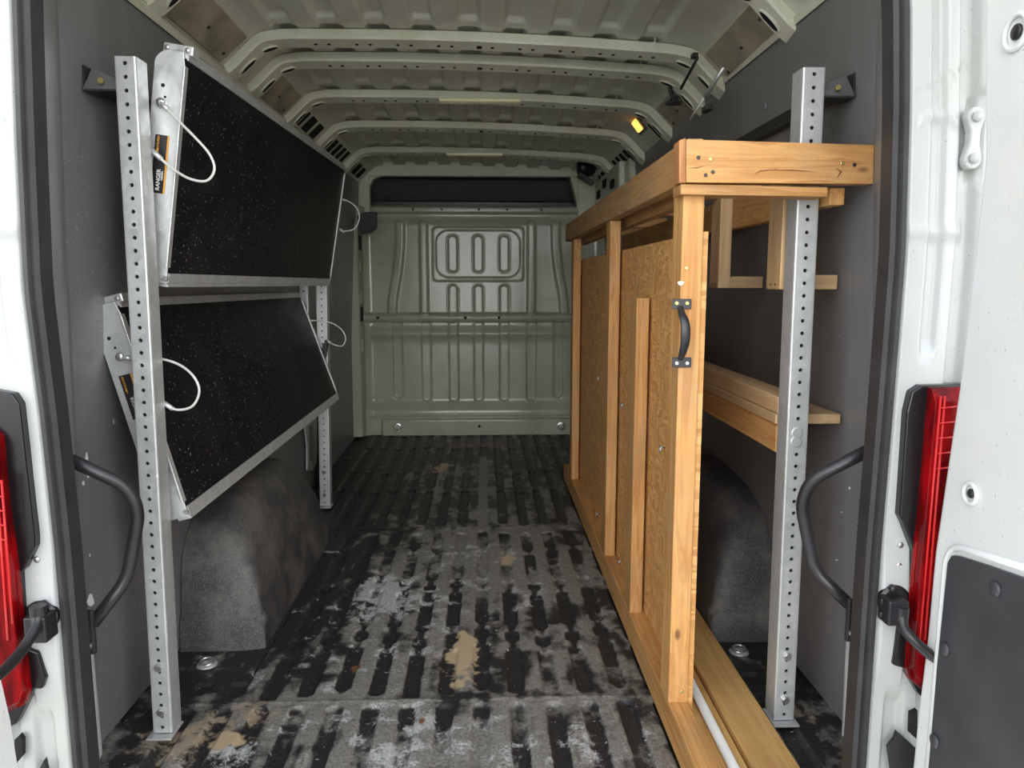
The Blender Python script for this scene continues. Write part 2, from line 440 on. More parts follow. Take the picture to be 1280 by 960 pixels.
# ---- floor
xs = np.arange(-0.96, 0.9301, 0.005); ys = np.concatenate([np.arange(1.36, 3.4, 0.005), np.arange(3.4, 5.47, 0.010)])
GX, GY = np.meshgrid(xs, ys, indexing='ij')
wob = (vnoise(GX, GY, 14, 3, 3) - .5)
k = np.round((GX + .015) / .095); dx = np.abs(GX + .015 - k * .095)
groove = np.zeros_like(GX)
def seg(y0, y1, w_, hw):
    # capsule, half width hw, ends rounded
    dy = np.maximum(np.maximum(y0 + hw - GY, GY - (y1 - hw)), 0)
    return 1 - sst(np.hypot(dx, dy) - w_, -.003, .004)
shift = .035 * np.abs(((k + 40) % 4) - 2) - .03
def segs(lst, w_):
    g = np.zeros_like(GX)
    for (a, b) in lst:
        aa, bb = a + shift * .8, b + shift * .8
        dy = np.maximum(np.maximum(aa + w_ - GY, GY - (bb - w_)), 0)
        g = np.maximum(g, 1 - sst(np.hypot(dx, dy) - w_, -.003, .004))
    return g
groove = np.maximum(groove, seg(1.30, 1.855, .021, .021))
g2 = segs([(1.90, 2.16), (2.19, 2.27), (2.30, 2.58), (2.61, 2.68), (2.71, 2.98), (3.01, 3.22)], .022)
g2 = np.maximum(g2, .8 * seg(1.92, 3.22, .009, .009)); g2 *= (GY > 1.885) & (GY < 3.25)
groove = np.maximum(groove, g2)
g3 = segs([(3.34, 3.9), (3.95, 4.3), (4.35, 4.95), (5.0, 5.36)], .021)
g3 = np.maximum(g3, .7 * seg(3.34, 5.3, .010, .01)); g3 *= GY > 3.31
g3 = g3 * (1 - ((k == 0) & (GY < 4.7)))
groove = np.maximum(groove, g3)
groove *= (np.abs(k) <= 8)
groove *= 1 - ((np.abs(GX) > .66) & (GY > 1.98) & (GY < 3.3))
seam = sum(np.exp(-((GY - y0) / .006) ** 2) for y0 in (1.877, 3.285))
n_big = vnoise(GX, GY, 3.0, 5, 11); n_mid = vnoise(GX, GY, 11, 4, 5)
HZ = -.010 * groove + .0025 * seam + .0012 * (n_mid - .5)
central = np.exp(-((GX + .03) / .55) ** 4) * np.clip(1.15 - sst(GY, 3.0, 3.9) * .62, 0, 1)
n_fine = vnoise(GX, GY, 28, 4, 17); n_str = vnoise(GX * 1.0, GY * .22, 34, 3, 19)
dust = .13 + .40 * central + .7 * (n_big - .5) + .75 * (n_mid - .5) + .75 * (n_str - .5) + .55 * (n_fine - .5) - .10 * sst(GY, 3.25, 3.35)
dust += .22 * np.exp(-(((GX - .1) / .22) ** 2 + ((GY - 2.95) / .20) ** 2))
dust -= .12 * np.exp(-(((GX - .0) / .5) ** 2 + ((GY - 2.45) / .16) ** 2))
dust -= groove * np.clip(.42 + 1.6 * (vnoise(GX, GY, 5, 4, 77) - .5), .24, .7)
dust += .45 * (k == 0) * (GY > 3.3) * (GY < 4.7) * (dx < .022)
dust -= .15 * sst(-GX, .38, .5) * sst(GY, 1.8, 2.1)
dust += .10 * (GY < 1.87)
def blob(x, y, rx, ry, amp=1.0): return amp * np.exp(-(((GX - x) / rx) ** 2 + ((GY - y) / ry) ** 2))
whites = blob(-.35, 2.6, .11, .22, .32) + blob(-.25, 2.3, .35, .35, .20) + blob(-.12, 1.70, .6, .16, .16) + blob(-.62, 1.66, .10, .06, .36) + blob(-.52, 1.78, .05, .05, .34) + blob(.3, 1.72, .3, .2, .10) + blob(-.1, 3.0, .22, .2, .16) + .02
whites = whites + .55 * (vnoise(GX, GY, 6, 4, 41) - .5) + .75 * (n_fine - .5) + .09 * np.exp(-((GX + .2) / .5) ** 4) * (GY < 3.1) - .06 * groove + .05 * np.exp(-((dx - .024) / .006) ** 2)
def spill(x, y, rx, ry, seed, thr_=1.0):
    q = np.hypot((GX - x) / rx, (GY - y) / ry) + (vnoise(GX, GY, 22, 5, seed) - .5) * 2.3
    return 1 - sst(q, thr_ - .12, thr_ + .08)
cream = np.maximum.reduce([spill(-.075, 2.06, .05, .11, 21), spill(-.06, 2.2, .03, .07, 22), spill(-.055, 5.07, .16, .10, 23) * 0, spill(-.64, 1.72, .05, .03, 24), spill(-.26, 4.45, .05, .14, 25, .8), spill(.09, 2.9, .03, .06, 26, .7)])
rust = np.maximum.reduce([spill(-.38, 2.065, .016, .02, 31), spill(-.05, 5.05, .22, .13, 33, .9) * .7, spill(-.165, 1.78, .010, .018, 35)])
sand = blob(-.74, 1.70, .15, .12, .48) + blob(-.58, 1.84, .10, .09, .40) + blob(.80, 1.80, .08, .12, .42) + blob(.08, 2.95, .12, .12, .3) + .9 * (n_fine - .5) * (blob(-.68, 1.76, .3, .2) + blob(.78, 1.8, .2, .2))
fl = MB(); fl.grid(np.stack([GX, GY, HZ], -1))
fo = fl.build('floor', M['floor'], smooth=True)
fm = fo.data
for nm, ch in (('wear', (groove, dust, whites)), ('spill', (cream, rust, sand))):
    ca = fm.color_attributes.new(nm, 'FLOAT_COLOR', 'POINT')
    d = np.ones((GX.size, 4)); d[:, 0], d[:, 1], d[:, 2] = [np.clip(c_, 0, 1).reshape(-1) for c_ in ch]
    ca.data.foreach_set('color', d.reshape(-1))
struct(fo)
o = MB().box(-1.0, 1.0, 1.30, 6.3, -.12, -.012).build('floor_base', M['black'], fo)
# threshold edge of the load floor
MB().box(-.75, .72, 1.30, 1.36, -.10, .0).build('rear_sill', M['black'], fo, bevel=.006)

# ---- side wall panels (lean in slightly with height)
def wx(side, z):
    b, t = ((-.925, -.868) if side < 0 else (.893, .832))
    return np.interp(z, [0, .7, 1.5, 1.84], [b, b + side * -.004, b + (t - b) * .8, t])
def wall_sheet(side, y0, y1, z0, z1, thick):
    zs = np.linspace(z0, z1, 24); yy = np.linspace(y0, y1, 30)
    P = [[(wx(side, z), y, z) for z in zs] for y in yy]
    Q = [[(wx(side, z) + side * thick, y, z) for z in zs] for y in yy]
    m = MB(); m.grid(P); m.grid(Q)
    m.add([P[0][0], P[0][-1], Q[0][-1], Q[0][0]], [(0, 1, 2, 3)])
    for i in range(len(zs) - 1): m.add([P[0][i], P[0][i + 1], Q[0][i + 1], Q[0][i]], [(0, 1, 2, 3)])
    for i in range(len(yy) - 1): m.add([P[i][-1], P[i + 1][-1], Q[i + 1][-1], Q[i][-1]], [(0, 1, 2, 3)])
    return m
walls = {}
for side, nm in ((-1, 'wall_left'), (1, 'wall_right')):
    wl = wall_sheet(side, 1.66, 5.38, 0.005, 1.815, .012).build(nm, M['panel'], smooth=False)
    struct(wl); walls[side] = wl
    # body jamb between the opening and the panel
    sx = lambda z: (np.interp(z, [0, .5, 1.1, 1.6, 1.95], [.745, .748, .752, .738, .70])) * side + (CX if side < 0 else 0)
    zs = np.linspace(-.1, 1.95, 24)
    P = [[(sx(z) + (wx(side, min(z, 1.84)) + side * .002 - sx(z)) * t, 1.37 + .30 * t ** .8, z) for z in zs] for t in np.linspace(0, 1, 8)]
    kz = int(np.argmin(abs(zs - .42)))
    MB().grid([r_[kz:] for r_ in P]).build('jamb', M['panel'], wl, smooth=True)
    MB().grid([r_[:kz + 1] for r_ in P]).build('lower_jamb', M['white'], wl, smooth=True)
    sp_ = ((107, 800), (113, 800), (126, 945), (119, 960)) if side < 0 else ((1060, 795), (1067, 795), (1060, 905), (1054, 922))
    MB().prism([aY(*q, 1.62) for q in sp_], (0, .01, 0)).build('white_edge_strip', M['white'], wl, bevel=.002)
    MB().box(min(side * .995, side * 1.03), max(side * .995, side * 1.03), 1.37, 6.3, -.15, 2.12).build('outer_skin', M['white'], wl)
    # plastic push fasteners on the panel
    for (py, pz) in ([(1.86, .76), (2.75, 1.1), (3.9, .9)] if side < 0 else [(2.3, 1.62), (3.4, 1.5)]):
        MB().disc((wx(side, pz) - side * .001, py, pz), (-side, 0, 0), .010, .006).build('fastener', M['panel'], wl, smooth=True)
    # narrow upper body rail above the panel
    yy = np.linspace(1.5, 5.40, 3)
    MB().grid([[(wx(side, 1.81) - side * .004, y, 1.78), (wx(side, 1.81) - side * .008, y, 1.80), (wx(side, 1.81) + side * .01, y, 1.83), (side * .99, y, 1.86)] for y in yy]).build('upper_rail', M['primer'], wl)
# body coloured pillar and cover at the front end of the right wall
o = MB()
o.prism([(.80, 4.15, 1.38), (.80, 4.40, 1.38), (.80, 4.52, 1.76), (.80, 4.28, 1.79)], (.06, 0, 0)); o.box(.77, .86, 4.4, 5.35, 1.60, 1.79)
o.build('body_pillar', M['primer'], walls[1], bevel=.01)
o = MB()
for (y0, z0) in ((4.55, 1.66), (4.85, 1.70), (5.1, 1.66)): o.box(.762, .775, y0, y0 + .12, z0, z0 + .05)
o.build('pillar_slots', M['hole'], walls[1])
# bulkhead-end body frame on the left wall, with pressed cut-outs
o = MB(); o.box(-.935, -.86, 5.22, 5.43, 0.02, 1.50); o.box(-.935, -.84, 5.27, 5.43, 1.50, 1.62)
for z0 in (.62, .95, 1.16): o.box(-.865, -.845, 5.24, 5.33, z0, z0 + .10)
o.build('body_pillar', M['bulk'], walls[-1], bevel=.012)
o = MB()
for z0 in (.83, 1.32): o.box(-.861, -.857, 5.25, 5.35, z0, z0 + .10)
o.build('pillar_slots', M['hole'], walls[-1])
# gap at the bottom of the left panel with the white body showing
o = MB(); o.prism([aX(x, y, -.915) for x, y in ((379, 533), (394, 522), (394, 580), (388, 589), (382, 588), (382, 560))], (.010, 0, 0)); o.build('body_cutout', M['white'], walls[-1], bevel=.004)
o = MB(); o.prism([aX(x, y, -.904) for x, y in ((386, 534), (391, 530), (391, 573), (386, 577))], (.002, 0, 0)); o.build('cutout_hole', M['panel'], walls[-1])
o = MB(); o.prism([aX(x, y, -.915) for x, y in ((395, 500), (401, 497), (401, 625), (395, 630))], (.004, 0, 0)); o.build('panel_gap', M['hole'], walls[-1])

# ---- bulkhead
xs = np.arange(-.95, .9301, .006); zs = np.arange(0.0, 1.6401, .006)
BX, BZ = np.meshgrid(xs, zs, indexing='ij')
d = np.zeros_like(BX)        # positive = towards the camera
low = (BZ < .815)
for xc in (-.63, -.424, -.227, -.046, .138, .335, .531, .72):
    sd = sdbox(BX, BZ, xc - .033, xc + .033, .24 if abs(xc) < .5 else .265, .90, .03)
    d += -.014 * press(sd, .006) * low
    if abs(xc + .046) < .2: sd = sdbox(BX, BZ, xc - .035, xc + .035, .80, 1.085, .034); d += -.014 * press(sd, .006) * (BZ > .86) + .006 * press(np.abs(sd) - .006, .004) * (BZ > .86)
    if abs(xc + .046) < .2: sd = sdbox(BX, BZ, xc - .034, xc + .034, 1.174, 1.428, .033); d += -.016 * press(sd, .006) + .006 * press(np.abs(sd - .004) - .004, .004)
sd = sdbox(BX, BZ, -.368, .276, 1.11, 1.487, .03); d += .013 * press(sd, .006)
sd = sdbox(BX, BZ, -.345, .252, 1.135, 1.465, .09); d += -.010 * press(sd, .006)
for x0, x1 in ((-.46, -.405), (.305, .36)): d += .022 * press(sdbox(BX, BZ, x0, x1, .86, 1.53, .012), .010) * (BZ > .875)
for s_ in (-1, 1):
    cxx = -.046 + s_ * (.585 - .035 * sst(BZ, 1.0, 1.45) * -1 * -1 + .03 * sst(-BZ, -1.2, -.9))
    d += .022 * (1 - sst(np.abs(BX - cxx) - .030, -.010, .010)) * (BZ > .88) * (BZ < 1.53)
d += -.02 * sst(BZ, 1.50, 1.56)
d += .040 * press(sdbox(BX, BZ, -1.0, 1.0, .822, .878, .008), .007)
d += .007 * press(sdbox(BX, BZ, -.85, .8, .838, .862, .006), .004)
d += .03 * np.exp(-((BZ - .735) / .035) ** 2) * (np.abs(BX) < .82)
d += .035 * (1 - sst(BZ, .16, .26)) - .012 * (1 - sst(BZ, .125, .14))
d += .028 * press(sdbox(BX, BZ, -.75, .72, -.05, .118, .02), .008) * 1.0
d += .030 * press(sdbox(BX, BZ, -2, 2, 1.585, 1.63, .01), .008)
d += .004 * (vnoise(BX, BZ, 2.5, 3, 8) - .5)
d += .03 * sst(-BX, .80, .90) + .03 * sst(BX, .78, .88)
m = MB(); m.grid(np.stack([BX, YB - d, BZ], -1)); bo = struct(m.build('wall_back', M['bulk'], smooth=True))
o = MB()
for (x, z, y) in ((-.14, .851, YB - .05), (.10, .851, YB - .05), (-.76, .851, YB - .05), (-.045, .065, YB - .055)): o.disc((x, y, z), (0, -1, 0), .010, .004)
for x in (-.50, -.30, -.04, .16, .40): o.disc((x, YB - .026, 1.607), (0, -1, 0), .007, .012)
o.build('bolt_holes', M['hole'], bo)
for x in (-.635, .55):
    r = MB(); r.disc((x, YB - .052, .065), (0, -1, 0), .030, .006); r.tube([Vector((x + .022 * math.cos(t), YB - .075 + .01 * math.sin(t), .055 + .022 * math.sin(t))) for t in np.linspace(0, 2 * math.pi, 18)[:-1]], .0045, 8, closed=True)
    r.build('tie_down_ring', M['steel'], bo, smooth=True)
# opening above the bulkhead into the cab roof
HB = 1.90
o = MB()
o.box(-.99, -.80, YB - .02, YB + .06, 1.55, 1.95); o.box(.66, .99, YB - .02, YB + .06, 1.55, 1.95)
o.box(-.99, .99, YB - .02, YB + .06, 1.835, 1.98)
o.prism([(-.80, YB - .02, 1.835), (-.80, YB - .02, 1.76), (-.775, YB - .02, 1.81), (-.72, YB - .02, 1.835)], (0, .08, 0))
o.prism([(.66, YB - .02, 1.835), (.66, YB - .02, 1.62), (.69, YB - .02, 1.60), (.66, YB - .02, 1.60), (.60, YB - .02, 1.835)], (0, .08, 0))
o.build('opening_frame', M['primer'], bo, bevel=.008)
# wavy flange along the top of the opening
xx = np.linspace(-.68, .55, 90)
P = [[(x, YB - .03, 1.875), (x, YB - .035, 1.838 + .006 * math.cos(x * 31) ** 4)] for x in xx]
m = MB(); m.grid(P); m.grid([[(a[0], a[1] + .006, a[2]) for a in r_] for r_ in P]); m.build('wavy_flange', M['primer'], bo)
m = MB(); m.box(-.99, .99, 5.95, 6.0, 1.2, 2.1); m.box(-.99, .99, 5.47, 6.0, 1.30, 1.34)
m.grid([[(x, 5.50 + .45 * t, 1.845 + .02 * t - .0 * x) for t in (0, 1)] for x in (-.99, .99)])
m.grid([[(x, 5.85 - .12 * t, 1.68 + .20 * t) for t in (0, .5, 1)] for x in (-.9, .8)])
m.build('cab_headliner', M['fabric'], bo)
MB().box(-.85, .75, 5.62, 5.70, 1.45, 1.69).build('headliner_edge', M['black'], bo, bevel=.01)
# black plate at the left end of the bulkhead top
pl = [aY(*p, 5.20) for p in ((451, 293), (446, 270), (455, 265), (471, 265), (471, 285), (464, 291))]
tag(MB().prism(pl, (0, .03, 0)).build('cover_plate', M['gasket'], bevel=.004), 'small black cover plate at the upper left corner of the bulkhead', 'cover')

# ---- ceiling : corrugated skin + cross bows
def roofz(Y): return 1.937 - .021 * (Y - 2.72) + .015 * sst(np.asarray(Y, float), 3.9, 4.8)
PATH = [(-.885, -.150), (-.85, -.130), (-.745, -.028), (-.66, -.014), (-.30, -.003), (0, 0), (.30, -.003), (.66, -.014), (.745, -.028), (.85, -.130), (.885, -.150)]
def tilt(x): return -.022 * x / .85
BOWS = [2.12, 2.72, 2.96, 3.46, 4.04, 4.78]
pth = arc_pts([(a, 0, b) for a, b in PATH], 5, .035)
px_ = np.array([p.x for p in pth]); pz_ = np.array([p.z for p in pth])
xs = np.linspace(-.885, .885, 420); ys = np.concatenate([np.arange(1.37, 5.44, .008)])
SX, SY = np.meshgrid(xs, ys, indexing='ij')
base = np.interp(SX, px_, pz_)
ph = ((SX + .0775) % .155) / .155                   # 0..1 across one corrugation
trap = sst(ph, .0, .13) * (1 - sst(ph, .43, .56))
flat = np.zeros_like(SX); pock = np.zeros_like(SX)
for yb in BOWS: pock += -.016 * sst(SY, yb - .115, yb - .095) * (1 - sst(SY, yb - .046, yb - .040)) + .008 * sst(SY, yb - .046, yb - .040) * (SY < yb)
mid_ = (np.abs(SX) < .70)
SZ = base + .010 + .022 * trap * mid_ + pock * trap * mid_
SZ = SZ + tilt(SX) + roofz(SY)
m = MB(); m.grid(np.stack([SX + CX, SY, SZ], -1)); ce = struct(m.build('ceiling', M['skin'], smooth=True))
# outer roof, header above the rear doors
o = MB(); o.box(-1.03, 1.03, 1.32, 6.3, 2.12, 2.15); o.build('outer_roof', M['white'], ce)
o = MB(); o.box(-1.0, 1.0, 1.34, 1.44, 1.90, 2.14); o.build('rear_header', M['white'], ce, bevel=.01)
for s_ in (-1, 1): MB().box(min(s_ * .80, s_ * 1.0), max(s_ * .80, s_ * 1.0), 1.38, 1.42, 1.7, 2.14).build('header_corner', M['white'], ce)
o = MB(); o.box(-1.03, 1.03, 6.28, 6.32, -.15, 2.15); o.build('cab_end', M['fabric'], bo)
def bow(yb, i):
    zc = roofz(yb)
    path = [Vector((p.x + CX, yb, zc + p.z + tilt(p.x))) for p in pth]
    # densify for smooth normals
    def fr(j, p):
        a = path[max(j - 1, 0)]; b = path[min(j + 1, len(path) - 1)]; t = (b - a).normalized()
        return Vector((0, 1, 0)), Vector((-t.z, 0, t.x))
    prof = [(-.028, .006), (-.031, -.019), (-.027, -.026), (-.018, -.0275), (.036, -.036), (.040, -.030), (.040, .006)]
    m = MB(); m.sweep(prof, path, fr, closed_prof=True)
    for x in (-.60, .60):
        m.obox((x + CX, yb - .031, zc - .006 + tilt(x)), (.0015, 0, 0), (0, .003, 0), (0, 0, .015))
    b = m.build('roof_bow', M['primer'], ce, bevel=0, smooth=False)
    h = MB()
    rr = random.Random(i)
    for x in np.arange(-.56, .57, .14):
        for off in (0, .045):
            h.disc((x + off + CX, yb + .012, zc - .0305 + np.interp(x + off, px_, pz_) + tilt(x + off)), (0, -.17, -1), .0065, .003, 10)
    h.obox((CX, yb + .012, zc - .032), (.009, 0, 0), (0, .009, -.0015), (0, 0, .002))
    h.build('bow_holes', M['hole'], b)
    # oval slots with rolled rims on the sloping ends
    for s_ in (-1, 1):
        for (x0, x1) in ((.845, .79), (.755, .70)):
            a = Vector((s_ * x0, 0, np.interp(s_ * x0, px_, pz_) + tilt(s_ * x0))); c_ = Vector((s_ * x1, 0, np.interp(s_ * x1, px_, pz_) + tilt(s_ * x1)))
            t = (c_ - a).normalized(); nn = Vector((-t.z, 0, t.x)); nn = nn if nn.z < 0 else -nn
            cc = (a + c_) / 2 + Vector((CX, yb + .020, zc)) + nn * .0325; hl = (c_ - a).length / 2
            ring = [cc + t * (math.cos(q) * hl) + Vector((0, 1, 0)) * math.sin(q) * .016 for q in np.linspace(0, 2 * math.pi, 25)[:-1]]
            MB().tube(ring, .0045, 6, closed=True).build('slot_rim', M['primer'], b, smooth=True)
            MB().prism(ring, nn * .003).build('slot', M['hole'], b)
    return b
bows = [bow(y, i) for i, y in enumerate(BOWS)]
def slope_panel(s_, y0, y1, xa, xb, mat, name, off=.004, par=ce, th=.008):
    q = []
    for y in (y0, y1):
        for x in (xa, xb):
            q.append(Vector((s_ * x + CX, y, roofz(y) + np.interp(s_ * x, px_, pz_) + tilt(s_ * x) + .010 - off)))
    q = [q[0], q[1], q[3], q[2]]
    n_ = (q[1] - q[0]).cross(q[3] - q[0]).normalized(); n_ = n_ if n_.z < 0 else -n_
    return MB().prism(q, n_ * th).build(name, mat, par, bevel=.004)
for s_ in (-1, 1):
    for (y0, y1) in ((2.17, 2.68), (3.00, 3.42)):
        slope_panel(s_, y0, y1, .868, .765, M['primer'], 'slope_frame', .002, th=.004)
        p = slope_panel(s_, y0 + .03, y1 - .03, .862, .770, M['pad'], 'cover_board', .006)
        for (fx, fy) in ((.80, y0 + .06), (.835, y1 - .07), (.815, (y0 + y1) / 2)):
            z = roofz(fy) + np.interp(s_ * fx, px_, pz_) + tilt(s_ * fx) - .004
            MB().disc((s_ * fx + CX, fy, z), (-s_ * .6, 0, -.8), .006, .004, 10).build('screw', M['dsteel'], ce)
    for (y0, y1, n_) in ((3.52, 3.96, 3), (4.10, 4.70, 5), (4.84, 5.30, 3)):
        slope_panel(s_, y0, y1, .868, .765, M['primer'], 'slope_frame', .002, th=.004)
        st = (y1 - y0) / n_
        for j in range(n_):
            if s_ > 0 and y0 == 3.52 and j in (1, 2): continue
            slope_panel(s_, y0 + st * j + .025, y0 + st * (j + 1) - .02, .845, .785, M['hole'], 'louvre_slot', .0065, th=.0012)
# LED strips on two bows
for (bi, x0, x1) in ((3, -.195, .16), (5, -.23, .11)):
    z = roofz(BOWS[bi]) - .020
    t = thing('led_strip_lamp', 'slim pale strip lamp under a roof bow, ' + ('nearer and longer of the two' if bi == 3 else 'farther and shorter of the two'), 'lamp', (-.02, BOWS[bi], z - .02), 'strip lamps on the roof bows')
    MB().box(x0 - .006, x1 + .006, BOWS[bi] - .034, BOWS[bi] + .02, z - .012, z - .001).build('housing', M['primer'], t, bevel=.003)
    MB().box(x0, x1, BOWS[bi] - .036, BOWS[bi] + .014, z - .018, z - .006).build('diffuser', M['led'], t, bevel=.003)

# ---- rear corner pillars, seen from outside
def seal_center(side, z):
    pxs = ([(32, 0), (38, 180), (46, 360), (66, 520), (83, 680), (106, 960)] if side < 0 else [(1122, 0), (1122, 140), (1117, 320), (1103, 500), (1088, 680), (1069, 960)])
    pts = [aY(x, y, YR) for x, y in pxs]; pts = pts[::-1]
    xv = np.interp(z, [p.z for p in pts], [p.x for p in pts])
    if z > 1.56: xv -= side * .35 * (z - 1.56) ** 1.5
    return xv
for side in (-1, 1):
    us = np.linspace(0, .29, 110); zs = np.arange(-.35, 1.98, .008)
    U, ZZ = np.meshgrid(us, zs, indexing='ij')
    X0 = np.array([seal_center(side, z) for z in zs])[None, :] + side * .012
    D = np.zeros_like(U)
    D += .012 * sst(U, .0, .01)
    D -= .014 * (1 - sst(np.abs(U - .058) - .012, -.005, .005)) * sst(ZZ, .95, 1.0)
    D -= .014 * (1 - sst(np.abs(U - .050) - .016, -.006, .006)) * sst(-ZZ, -.32, -.28) * (ZZ < .33)
    D -= .016 * sst(U, .092, .10) * (1 - sst(U, .118, .128))
    D += .014 * sst(U, .118, .14)
    D -= .012 * press(sdbox(U, ZZ, .118, .165, 1.27, 1.43, .02), .006)      # hinge pocket
    D -= .004 * np.exp(-((ZZ - (1.415 + .55 * U)) / .0035) ** 2) * (U < .115)   # sheet joint
    D += .006 * np.exp(-((ZZ - 1.19) / .012) ** 2) * (U < .11)
    D += .006 * np.exp(-((ZZ - (1.375 + .3 * np.sin(np.pi * np.clip((U - .02) / .07, 0, 1)) * .06)) / .008) ** 2) * (U > .02) * (U < .09)
    D += .010 * sst(-ZZ, -.62, -.50) * (1 - sst(-ZZ, -.40, -.30)) * (U < .06)
    D += .002 * (vnoise(U * 1.0 + side, ZZ, 7, 3, 2) - .5)
    P = np.stack([X0 + side * U, YR - D + 1.2 * np.maximum(U - .22, 0) ** 1.2, ZZ], -1)
    m = MB(); m.grid(P); pil = struct(m.build('trim_1' if side < 0 else 'trim_2', M['white'], smooth=True))
    # rubber seal
    zsl = list(np.linspace(-.20, 1.70, 40)); path = [Vector((seal_center(side, z), YR - .004, z)) for z in zsl]
    path += arc_pts([path[-1], Vector((path[-1].x - side * .02, YR - .004, 1.90)), Vector((0, YR - .004, 1.93))], 8, .12)[1:]
    def fr(j, p, path=path, side=side):
        a = path[max(j - 1, 0)]; b = path[min(j + 1, len(path) - 1)]; t = (b - a).normalized()
        return Vector((t.z, 0, -t.x)) * side, Vector((0, -1, 0))
    prof = [(-.014, -.03), (-.015, .010), (-.009, .017), (-.005, .012), (-.002, .011), (.002, .018), (.010, .017), (.0145, .006), (.0145, -.03)]
    MB().sweep(prof, path, fr).build('door_seal', M['rubber'], pil, smooth=False)
    # hinge
    if side > 0:
        hx = .855; h = MB()
        out = []
        for t in np.linspace(0, math.pi, 10): out.append((hx + .016 * math.cos(t), 1.385 + .018 * math.sin(t)))
        out += [(hx - .008, 1.36), (hx - .008, 1.34)]
        for t in np.linspace(math.pi, 2 * math.pi, 10): out.append((hx + .016 * math.cos(t), 1.315 + .018 * math.sin(t)))
        out += [(hx + .010, 1.34), (hx + .010, 1.36)]
        h.prism([(x, YR - .024, z) for x, z in out], (0, .02, 0)); hg = h.build('hinge', M['white'], pil, bevel=.003)
        for z in (1.385, 1.315): MB().disc((hx, YR - .024, z), (0, -1, 0), .009, .009, 12).build('bolt', M['white'], hg, smooth=True)
    # small bolts + cut-outs
    pts = ((1125, 681), (1123, 706), (1099, 800)) if side > 0 else ((47, 699), (48, 724))
    for p in pts: MB().disc(aY(*p, YR - .012), (0, -1, 0), .006, .004, 10).build('plug', M['steel'], pil, smooth=True)
    cut = ((1139, 892), (1147, 888), (1147, 925), (1138, 917)) if side > 0 else ((18, 925), (24, 919), (28, 925), (28, 945), (18, 957))
    MB().prism([aY(*p, YR - .028) for p in cut], (0, .01, 0)).build('cut_out', M['hole'], pil)
    low_ = ((1119, 880), (1112, 948), (1106, 952), (1106, 940), (1111, 935), (1119, 925), (1122, 915), (1150, 940), (1150, 985), (1118, 985)) if side > 0 else ((28, 975), (44, 972), (55, 950), (62, 985), (30, 985))
    MB().prism([aY(*p, YR - .030) for p in (low_[4:] if side > 0 else low_)], (0, .01, 0)).build('lower_bracket', M['black'], pil)

# ---- rear doors, open
def rear_door(side, hinge_pts, xp, y_end, name):
    pts = hinge_pts
    outline = pts + [Vector((xp, y_end, -.15)), Vector((xp, y_end, 1.95))]
    m = MB(); m.prism(outline, (side * .055, 0, 0))
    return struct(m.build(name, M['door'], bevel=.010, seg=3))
XD = .81
hp = [aX(x, y, XD) for x, y in ((1229, 0), (1229, 200), (1216, 320), (1197, 485), (1180, 600), (1167, 690), (1157, 800), (1146, 890), (1139, 960))]
hp = [Vector((XD, 1.27, 1.95))] + [Vector((XD, max(p.y, 0), p.z)) for p in hp] + [Vector((XD, 1.305, -.15))]
d1 = rear_door(1, hp, XD, .52, 'door_1')
pan = [aX(x, y, XD) for x, y in ((1189, 703), (1194, 694), (1202, 695), (1240, 707), (1300, 728))] + [Vector((XD, .6, .70)), Vector((XD, .6, -.1)), Vector((XD, aX(1160, 990, XD).y, -.1)), aX(1165, 960, XD), aX(1176, 830, XD)]
dp = MB().prism([p + Vector((-.008, 0, 0)) for p in pan], (.01, 0, 0)).build('inner_panel', M['doorpanel'], d1, bevel=.003)
for (x, y) in ((1252, 736), (1188, 811), (1175, 926)):
    MB().disc(aX(x, y, XD) + Vector((-.008, 0, 0)), (-1, 0, 0), .012, .006, 18, dome=.6).build('push_rivet', M['doorpanel'], dp, smooth=True)
# raised flange around the panel, grommets
fp = [aX(x, y, XD) for x, y in ((1158, 985), (1183, 700), (1190, 686), (1200, 684), (1300, 716))]
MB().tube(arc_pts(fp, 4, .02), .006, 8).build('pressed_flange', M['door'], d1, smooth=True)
for (x, y, r_, mt) in ((1215, 617, .008, 'black'), (1272, 40, .012, 'black')):
    c0 = aX(x, y, XD)
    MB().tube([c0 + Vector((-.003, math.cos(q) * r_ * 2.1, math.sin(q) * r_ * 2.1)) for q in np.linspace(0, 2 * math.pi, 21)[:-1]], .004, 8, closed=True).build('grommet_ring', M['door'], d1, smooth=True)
    MB().disc(c0 + Vector((.001, 0, 0)), (-1, 0, 0), r_, .006, 16).build('grommet', M[mt], d1, smooth=True)
scf = [aX(1199, 145, XD), aX(1203, 165, XD), aX(1198, 185, XD)]
# left door sliver
hl_ = [Vector((-.79, 1.285, -.15)), Vector((-.79, 1.262, .2)), Vector((-.79, 1.235, .45)), Vector((-.79, 1.18, .75)), Vector((-.79, 1.16, 1.2)), Vector((-.79, 1.15, 1.95))]
hl_ = [Vector((-.79, aX(x, y, -.79).y if False else yy_, z)) for (yy_, z) in ((1.205, -.15), (1.195, .2), (1.18, .38), (1.14, .62), (1.10, 1.0), (1.05, 1.95)) for x, y in ((0, 0),)]
d2 = rear_door(-1, hl_, -.79, .45, 'door_2')

# ---- ground outside
g = MB(); g.box(-9, 9, -14, 1.0, -.66, -.62); struct(g.build('ground', M['asphalt']))

